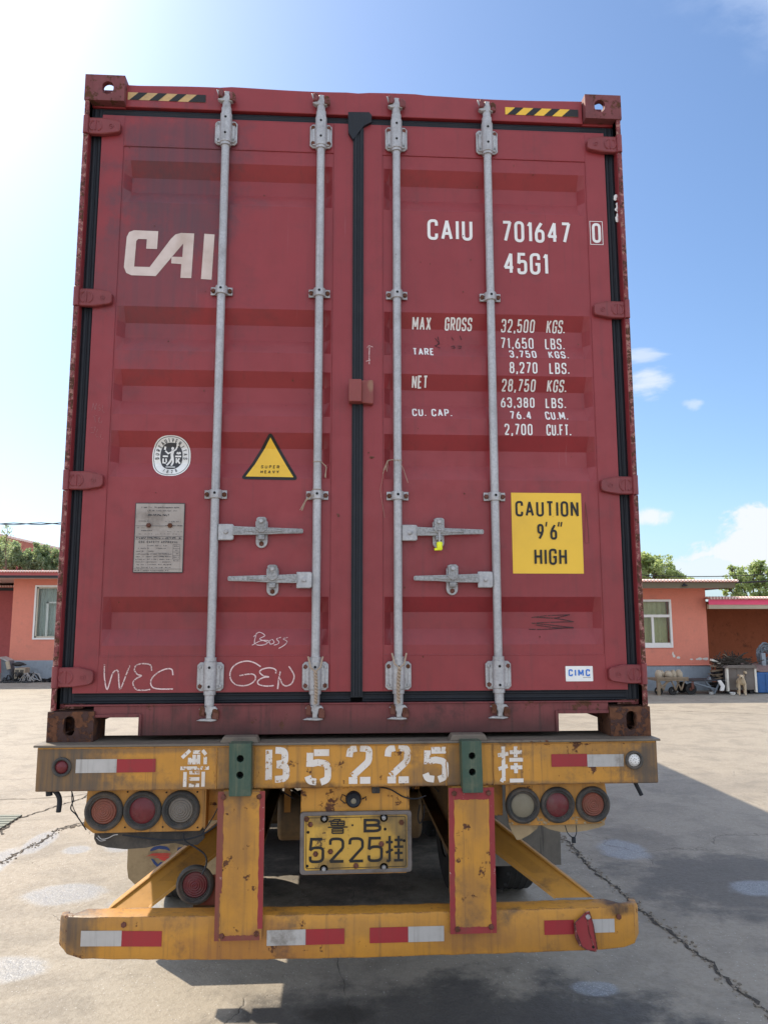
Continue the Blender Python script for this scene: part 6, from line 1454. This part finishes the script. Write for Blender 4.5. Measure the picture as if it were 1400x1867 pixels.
m = MB(); p, q = P3(1350, 1211, YR-.1), P3(1384, 1225, YR-.1); m.add([p, q, (q.x+1.2, q.y, q.z-.03), (q.x+1.2, q.y, q.z+.02), (q.x, q.y, q.z+.06), (p.x, p.y, p.z+.04)]+[Vector(v)+Vector((0, .8, .12)) for v in (p, q, (q.x+1.2, q.y, q.z-.03), (q.x+1.2, q.y, q.z+.02), (q.x, q.y, q.z+.06), (p.x, p.y, p.z+.04))],
    [(0, 1, 4, 5), (1, 2, 3, 4), (5, 4, 10, 11), (4, 3, 9, 10), (0, 6, 7, 1), (1, 7, 8, 2), (6, 11, 10, 7), (7, 10, 9, 8), (0, 5, 11, 6), (2, 8, 9, 3)])
MAT['sheetm'] = plain('faded_maroon_sheet', (.20, .13, .12), .6, .2, 6, dirt=((.3, .28, .25), .5)); tag(m.build('cover_board', 'sheetm', None), 'sloping faded board laid over the blue tub beside the kennel', 'board')
ps = thing('standpipe', (P3(1390, 1210, 15.9).x, 15.9, GZ), 'light blue upright post beside the dark coil of netting', 'post')
m = MB(); x = P3(1390, 1200, 15.9).x; m.box(x-.05, x+.05, 15.86, 15.94, GZ, zat(1191, 15.9)); m.build('post_shaft', 'plinth', ps)
m = MB(); rr = random.Random(31); c_ = P3(1397, 1195, 15.95)
for k in range(26):
    r_ = rr.uniform(.12, .30); n = 14; ox, oz = rr.gauss(0, .03), rr.gauss(0, .05); m.tube([(c_.x+ox+r_*.75*math.cos(6.283*i/n), 15.98+rr.uniform(-.03, .05), c_.z+oz+r_*math.sin(6.283*i/n)) for i in range(n+1)], .012, 4)
tag(m.build('coil', 'junkg', None), 'dark coil of netting hanging on the post at the right edge', 'coil')
MAT['bowl'] = plain('white_enamel', (.65, .65, .62), .4, .05, 6)
for (px, py, r_, Y, lab) in ((1335, 1266, .075, 15.15, 'white feeding bowl on the ground just left of the dog'), (1296, 1263, .07, 15.3, 'crushed white tub on the ground by the handcart'), (1232, 1259, .05, 15.7, 'small white dish on the ground between trolley and handcart')):
    c_ = at(px, py, Y); m = MB(); m.lathe(c_.x, Y, GZ, [(r_*.7, .0), (r_, .055), (r_*.95, .055), (r_*.65, .012), (.0001, .012)], 18, 'z'); tag(m.build('bowl', 'bowl', None, smooth=50), lab, 'bowl')
# dog: one skinned body
def dog():
    D = Vector((at(1353, 1267, 14.95).x, 14.95, GZ)); s = 1.0
    V = [((0, .30, .33), .075), ((0, .14, .325), .085), ((0, .0, .345), .095), ((0, -.07, .39), .062), ((-.015, -.12, .455), .066), ((-.02, -.20, .435), .034), ((-.02, -.245, .428), .024),
         ((.065, -.01, .25), .036), ((.068, -.02, .14), .024), ((.068, -.02, .03), .021), ((.070, -.055, .012), .022),
         ((-.065, -.01, .25), .036), ((-.068, -.02, .14), .024), ((-.068, -.02, .03), .021), ((-.070, -.055, .012), .022),
         ((.070, .33, .26), .046), ((.075, .29, .18), .030), ((.075, .37, .10), .019), ((.075, .35, .02), .020), ((.075, .315, .012), .02),
         ((-.070, .33, .26), .046), ((-.075, .29, .18), .030), ((-.075, .37, .10), .019), ((-.075, .35, .02), .020), ((-.075, .315, .012), .02),
         ((.02, .39, .38), .028), ((.06, .43, .47), .030), ((.11, .38, .53), .038), ((.14, .31, .50), .030)]
    Eg = [(0, 1), (1, 2), (2, 3), (3, 4), (4, 5), (5, 6), (2, 7), (7, 8), (8, 9), (9, 10), (2, 11), (11, 12), (12, 13), (13, 14), (0, 15), (15, 16), (16, 17), (17, 18), (18, 19), (0, 20), (20, 21), (21, 22), (22, 23), (23, 24), (0, 25), (25, 26), (26, 27), (27, 28)]
    me = bpy.data.meshes.new('dog'); me.from_pydata([v[0] for v in V], Eg, []); o = bpy.data.objects.new('dog', me); COL.objects.link(o)
    sk = o.modifiers.new('skin', 'SKIN'); ly = me.skin_vertices[0].data
    for i, v in enumerate(V): ly[i].radius = (v[1], v[1])
    ly[0].use_root = True; su = o.modifiers.new('sub', 'SUBSURF'); su.levels = 2; su.render_levels = 2
    dg = bpy.context.evaluated_depsgraph_get(); m2 = bpy.data.meshes.new_from_object(o.evaluated_get(dg)); bpy.data.objects.remove(o)
    m2.shade_smooth(); m2.materials.append(MAT['fur']); T = thing('dog', tuple(D), 'cream-coloured dog standing in front of the grey kennel, facing the yard', 'dog')
    b = bpy.data.objects.new('body', m2); COL.objects.link(b); b.parent = T; T.rotation_euler = (0, 0, -.40)
    for sx in (-1, 1):
        m = MB(); m.add([(sx*.035-.015, -.10, .505), (sx*.075-.015, -.10, .49), (sx*.082-.015, -.135, .44), (sx*.05-.015, -.12, .475), (sx*.055-.015, -.08, .49)], [(0, 1, 3), (1, 2, 3), (0, 3, 4), (3, 2, 4), (1, 0, 4), (2, 1, 4)]); e = m.build('ear', 'furd', None, bevel=.004); e.parent = T
        m = MB(); m.ball((sx*.028-.018, -.182, .462), .009, 8, 6); e = m.build('eye', 'black', None); e.parent = T
    m = MB(); m.ball((-.02, -.268, .435), .014, 8, 6); e = m.build('nose', 'black', None); e.parent = T
    m = MB(); m.lathe(0, 0, 0, [(.060, -.008), (.064, 0), (.060, .008)], 20, 'z'); e = m.build('collar', 'junk', None); e.parent = T; e.location = (0, -.085, .400); e.rotation_euler = (-.9, 0, 0)
MAT['fur'] = plain('cream_fur', (.46, .35, .22), .95, .3, 30, bump=.6, dirt=((.62, .55, .45), .5)); MAT['furd'] = plain('tan_fur', (.28, .18, .10), .95, .3, 30, bump=.6)
dog()
# --- things by the left wall -----------------------------------------------------
YL = 20.6
def L3(px, py, Y=YL): return at(px, py, Y)
bs = thing('striped_barrier', (L3(1, 1240).x-.1, YL-.3, GZ), 'white post with red bands at the extreme left edge', 'barrier')
x_ = L3(1.5, 1220).x; m = MB(); m.box(x_-.14, x_+.02, YL-.32, YL-.28, GZ+.08, L3(0, 1188).z); m.build('board', 'bowl', bs)
for a, b in ((1222, 1214), (1206, 1200)):
    m = MB(); m.box(x_-.145, x_+.023, YL-.325, YL-.278, L3(0, a).z, L3(0, b).z); m.build('red_band', 'taper', bs)
gb = thing('machine_case', (L3(14, 1240).x, YL, GZ), 'dark grey metal machine case standing by the left wall among hoses', 'machine case')
m = MB(); m.prism([tuple(L3(*p).xz) for p in ((6, 1240), (23, 1240), (21, 1206), (19, 1203), (6, 1199))], YL-.15, YL+.25); m.build('case', 'junkg', gb, bevel=.02)
m = MB(); m.prism([tuple(L3(*p).xz) for p in ((4.5, 1200), (6, 1197), (21, 1204), (20, 1206))], YL-.2, YL+.25); m.build('case_lid', 'tapew', gb)
m = MB(); m.tube([L3(14, 1206, YL-.17), L3(17, 1220, YL-.17)], .06, 8); m.build('orange_grip', 'cloth', gb)
cr = thing('crate', (L3(36, 1240).x, YL-.1, GZ), 'beige slatted crate under a black bundle by the left wall', 'crate')
c0, c1 = L3(26, 1238, YL-.1), L3(46, 1218, YL-.1)
m = MB(); m.box(c0.x, c1.x, YL-.1, YL+.3, c0.z, c1.z); m.build('crate_body', 'cloth', cr, bevel=.01)
for k in range(9):
    if k == 4: continue
    m = MB(); x_ = c0.x+.04+(c1.x-c0.x-.08)*k/8; m.box(x_-.008, x_+.008, YL-.108, YL-.1, c0.z+.06, c1.z-.05); m.build('slat', 'junk', cr)
m = MB(); c_ = L3(34, 1211); m.ball((c_.x, YL, c_.z), .12, 12, 8, (1.4, 1.0, .55), .12); m.ball((c_.x+.15, YL, c_.z-.01), .06, 8, 6, (1.6, 1, .5), .1); tag(m.build('black_bundle', 'junk', None, smooth=60), 'black bundle lying on top of the beige slatted crate', 'bundle')
rr = random.Random(77); m = MB()
for k in range(34):
    x0 = rr.uniform(2, 100); w_ = rr.uniform(8, 32); hgt = rr.uniform(1, 9) if x0 > 55 else rr.uniform(3, 18); y0 = 1243
    pts = [tuple(L3(x0+w_*t/6, y0-hgt*math.sin(math.pi*t/6)*(1+.15*rr.uniform(-1, 1)), YL-.25+rr.uniform(-.2, .25))) for t in range(7)]
    pts = [(a, b, max(c, GZ+.02)) for a, b, c in pts]; m.tube(pts, rr.uniform(.010, .024), 5)
o = m.build('hose_tangle', 'cable', None); o['kind'] = 'stuff'; o['label'] = 'tangle of dark hoses and wires along the foot of the left wall'; o['category'] = 'hoses'
m = MB()
for k in range(5):
    x0 = rr.uniform(30, 60); pts = [tuple(L3(x0+rr.uniform(10, 26)*t/6, 1242-rr.uniform(10, 20)*math.sin(math.pi*t/6), YL-.35)) for t in range(7)]; m.tube(pts, .012, 5)
o = m.build('pale_hose', 'tapew', None); o['label'] = 'few pale grey hoses arching over the dark tangle by the left wall'; o['category'] = 'hoses'; o['kind'] = 'stuff'
m = MB()
for k in range(40):
    c_ = L3(rr.uniform(0, 60), 1243, YL-.4+rr.uniform(-.15, .15)); s_ = rr.uniform(.015, .05); m.ball((c_.x, c_.y, GZ+s_*.5), s_, 5, 4, (1.3, 1, .6), .3)
o = m.build('small_scrap', 'junk', None); o['kind'] = 'stuff'; o['label'] = 'small dark scraps strewn on the ground by the left wall'; o['category'] = 'scraps'

# ================================================================== pieces that stand apart become objects of their own
def split_pieces(o):
    me = o.data; n = len(me.vertices); par = list(range(n))
    def find(i):
        while par[i] != i: par[i] = par[par[i]]; i = par[i]
        return i
    for e in me.edges: par[find(e.vertices[0])] = find(e.vertices[1])
    isl = {}
    for i in range(n): isl.setdefault(find(i), []).append(i)
    L = list(isl.values())
    if len(L) < 2 or len(L) > 400: return
    bb = [([min(me.vertices[i].co[a] for i in g) for a in range(3)], [max(me.vertices[i].co[a] for i in g) for a in range(3)]) for g in L]
    sz = [max(h[a]-l[a] for a in range(3)) for l, h in bb]; gp = list(range(len(L)))
    def fg(i):
        while gp[i] != i: i = gp[i]
        return i
    for i in range(len(L)):
        for j in range(i):
            g = math.sqrt(sum(max(0, bb[i][0][a]-bb[j][1][a], bb[j][0][a]-bb[i][1][a])**2 for a in range(3)))
            if g <= max(.02, .5*max(sz[i], sz[j])): gp[fg(i)] = fg(j)
    groups = {}
    for i in range(len(L)): groups.setdefault(fg(i), set()).update(L[i])
    if len(groups) < 2: return
    for k, vs in enumerate(list(groups.values())):
        idx = {v: q for q, v in enumerate(sorted(vs))}; fs = [p for p in me.polygons if p.vertices[0] in vs]
        m2 = bpy.data.meshes.new(o.name.split('.')[0]); m2.from_pydata([me.vertices[v].co for v in sorted(vs)], [], [tuple(idx[v] for v in p.vertices) for p in fs])
        for mt in me.materials: m2.materials.append(mt)
        m2.shade_smooth(); m2.set_sharp_from_angle(angle=R(40))
        if k == 0: first = m2; continue
        c = o.copy(); c.data = m2; COL.objects.link(c)
    o.data = first
for o in list(bpy.data.objects):
    if o.type == 'MESH' and o.parent and o.get('kind') != 'stuff' and o.name.split('.')[0] in ('bolt_recess', 'cam_keeper', 'fallen_plaster', 'flap_bar', 'flap_emblem', 'foot', 'hanging_hose', 'lamp_clip', 'panel_hole', 'post', 'rib', 'rod_collar', 'lettering', 'scribble', 'strut', 'wiring'):
        split_pieces(o)
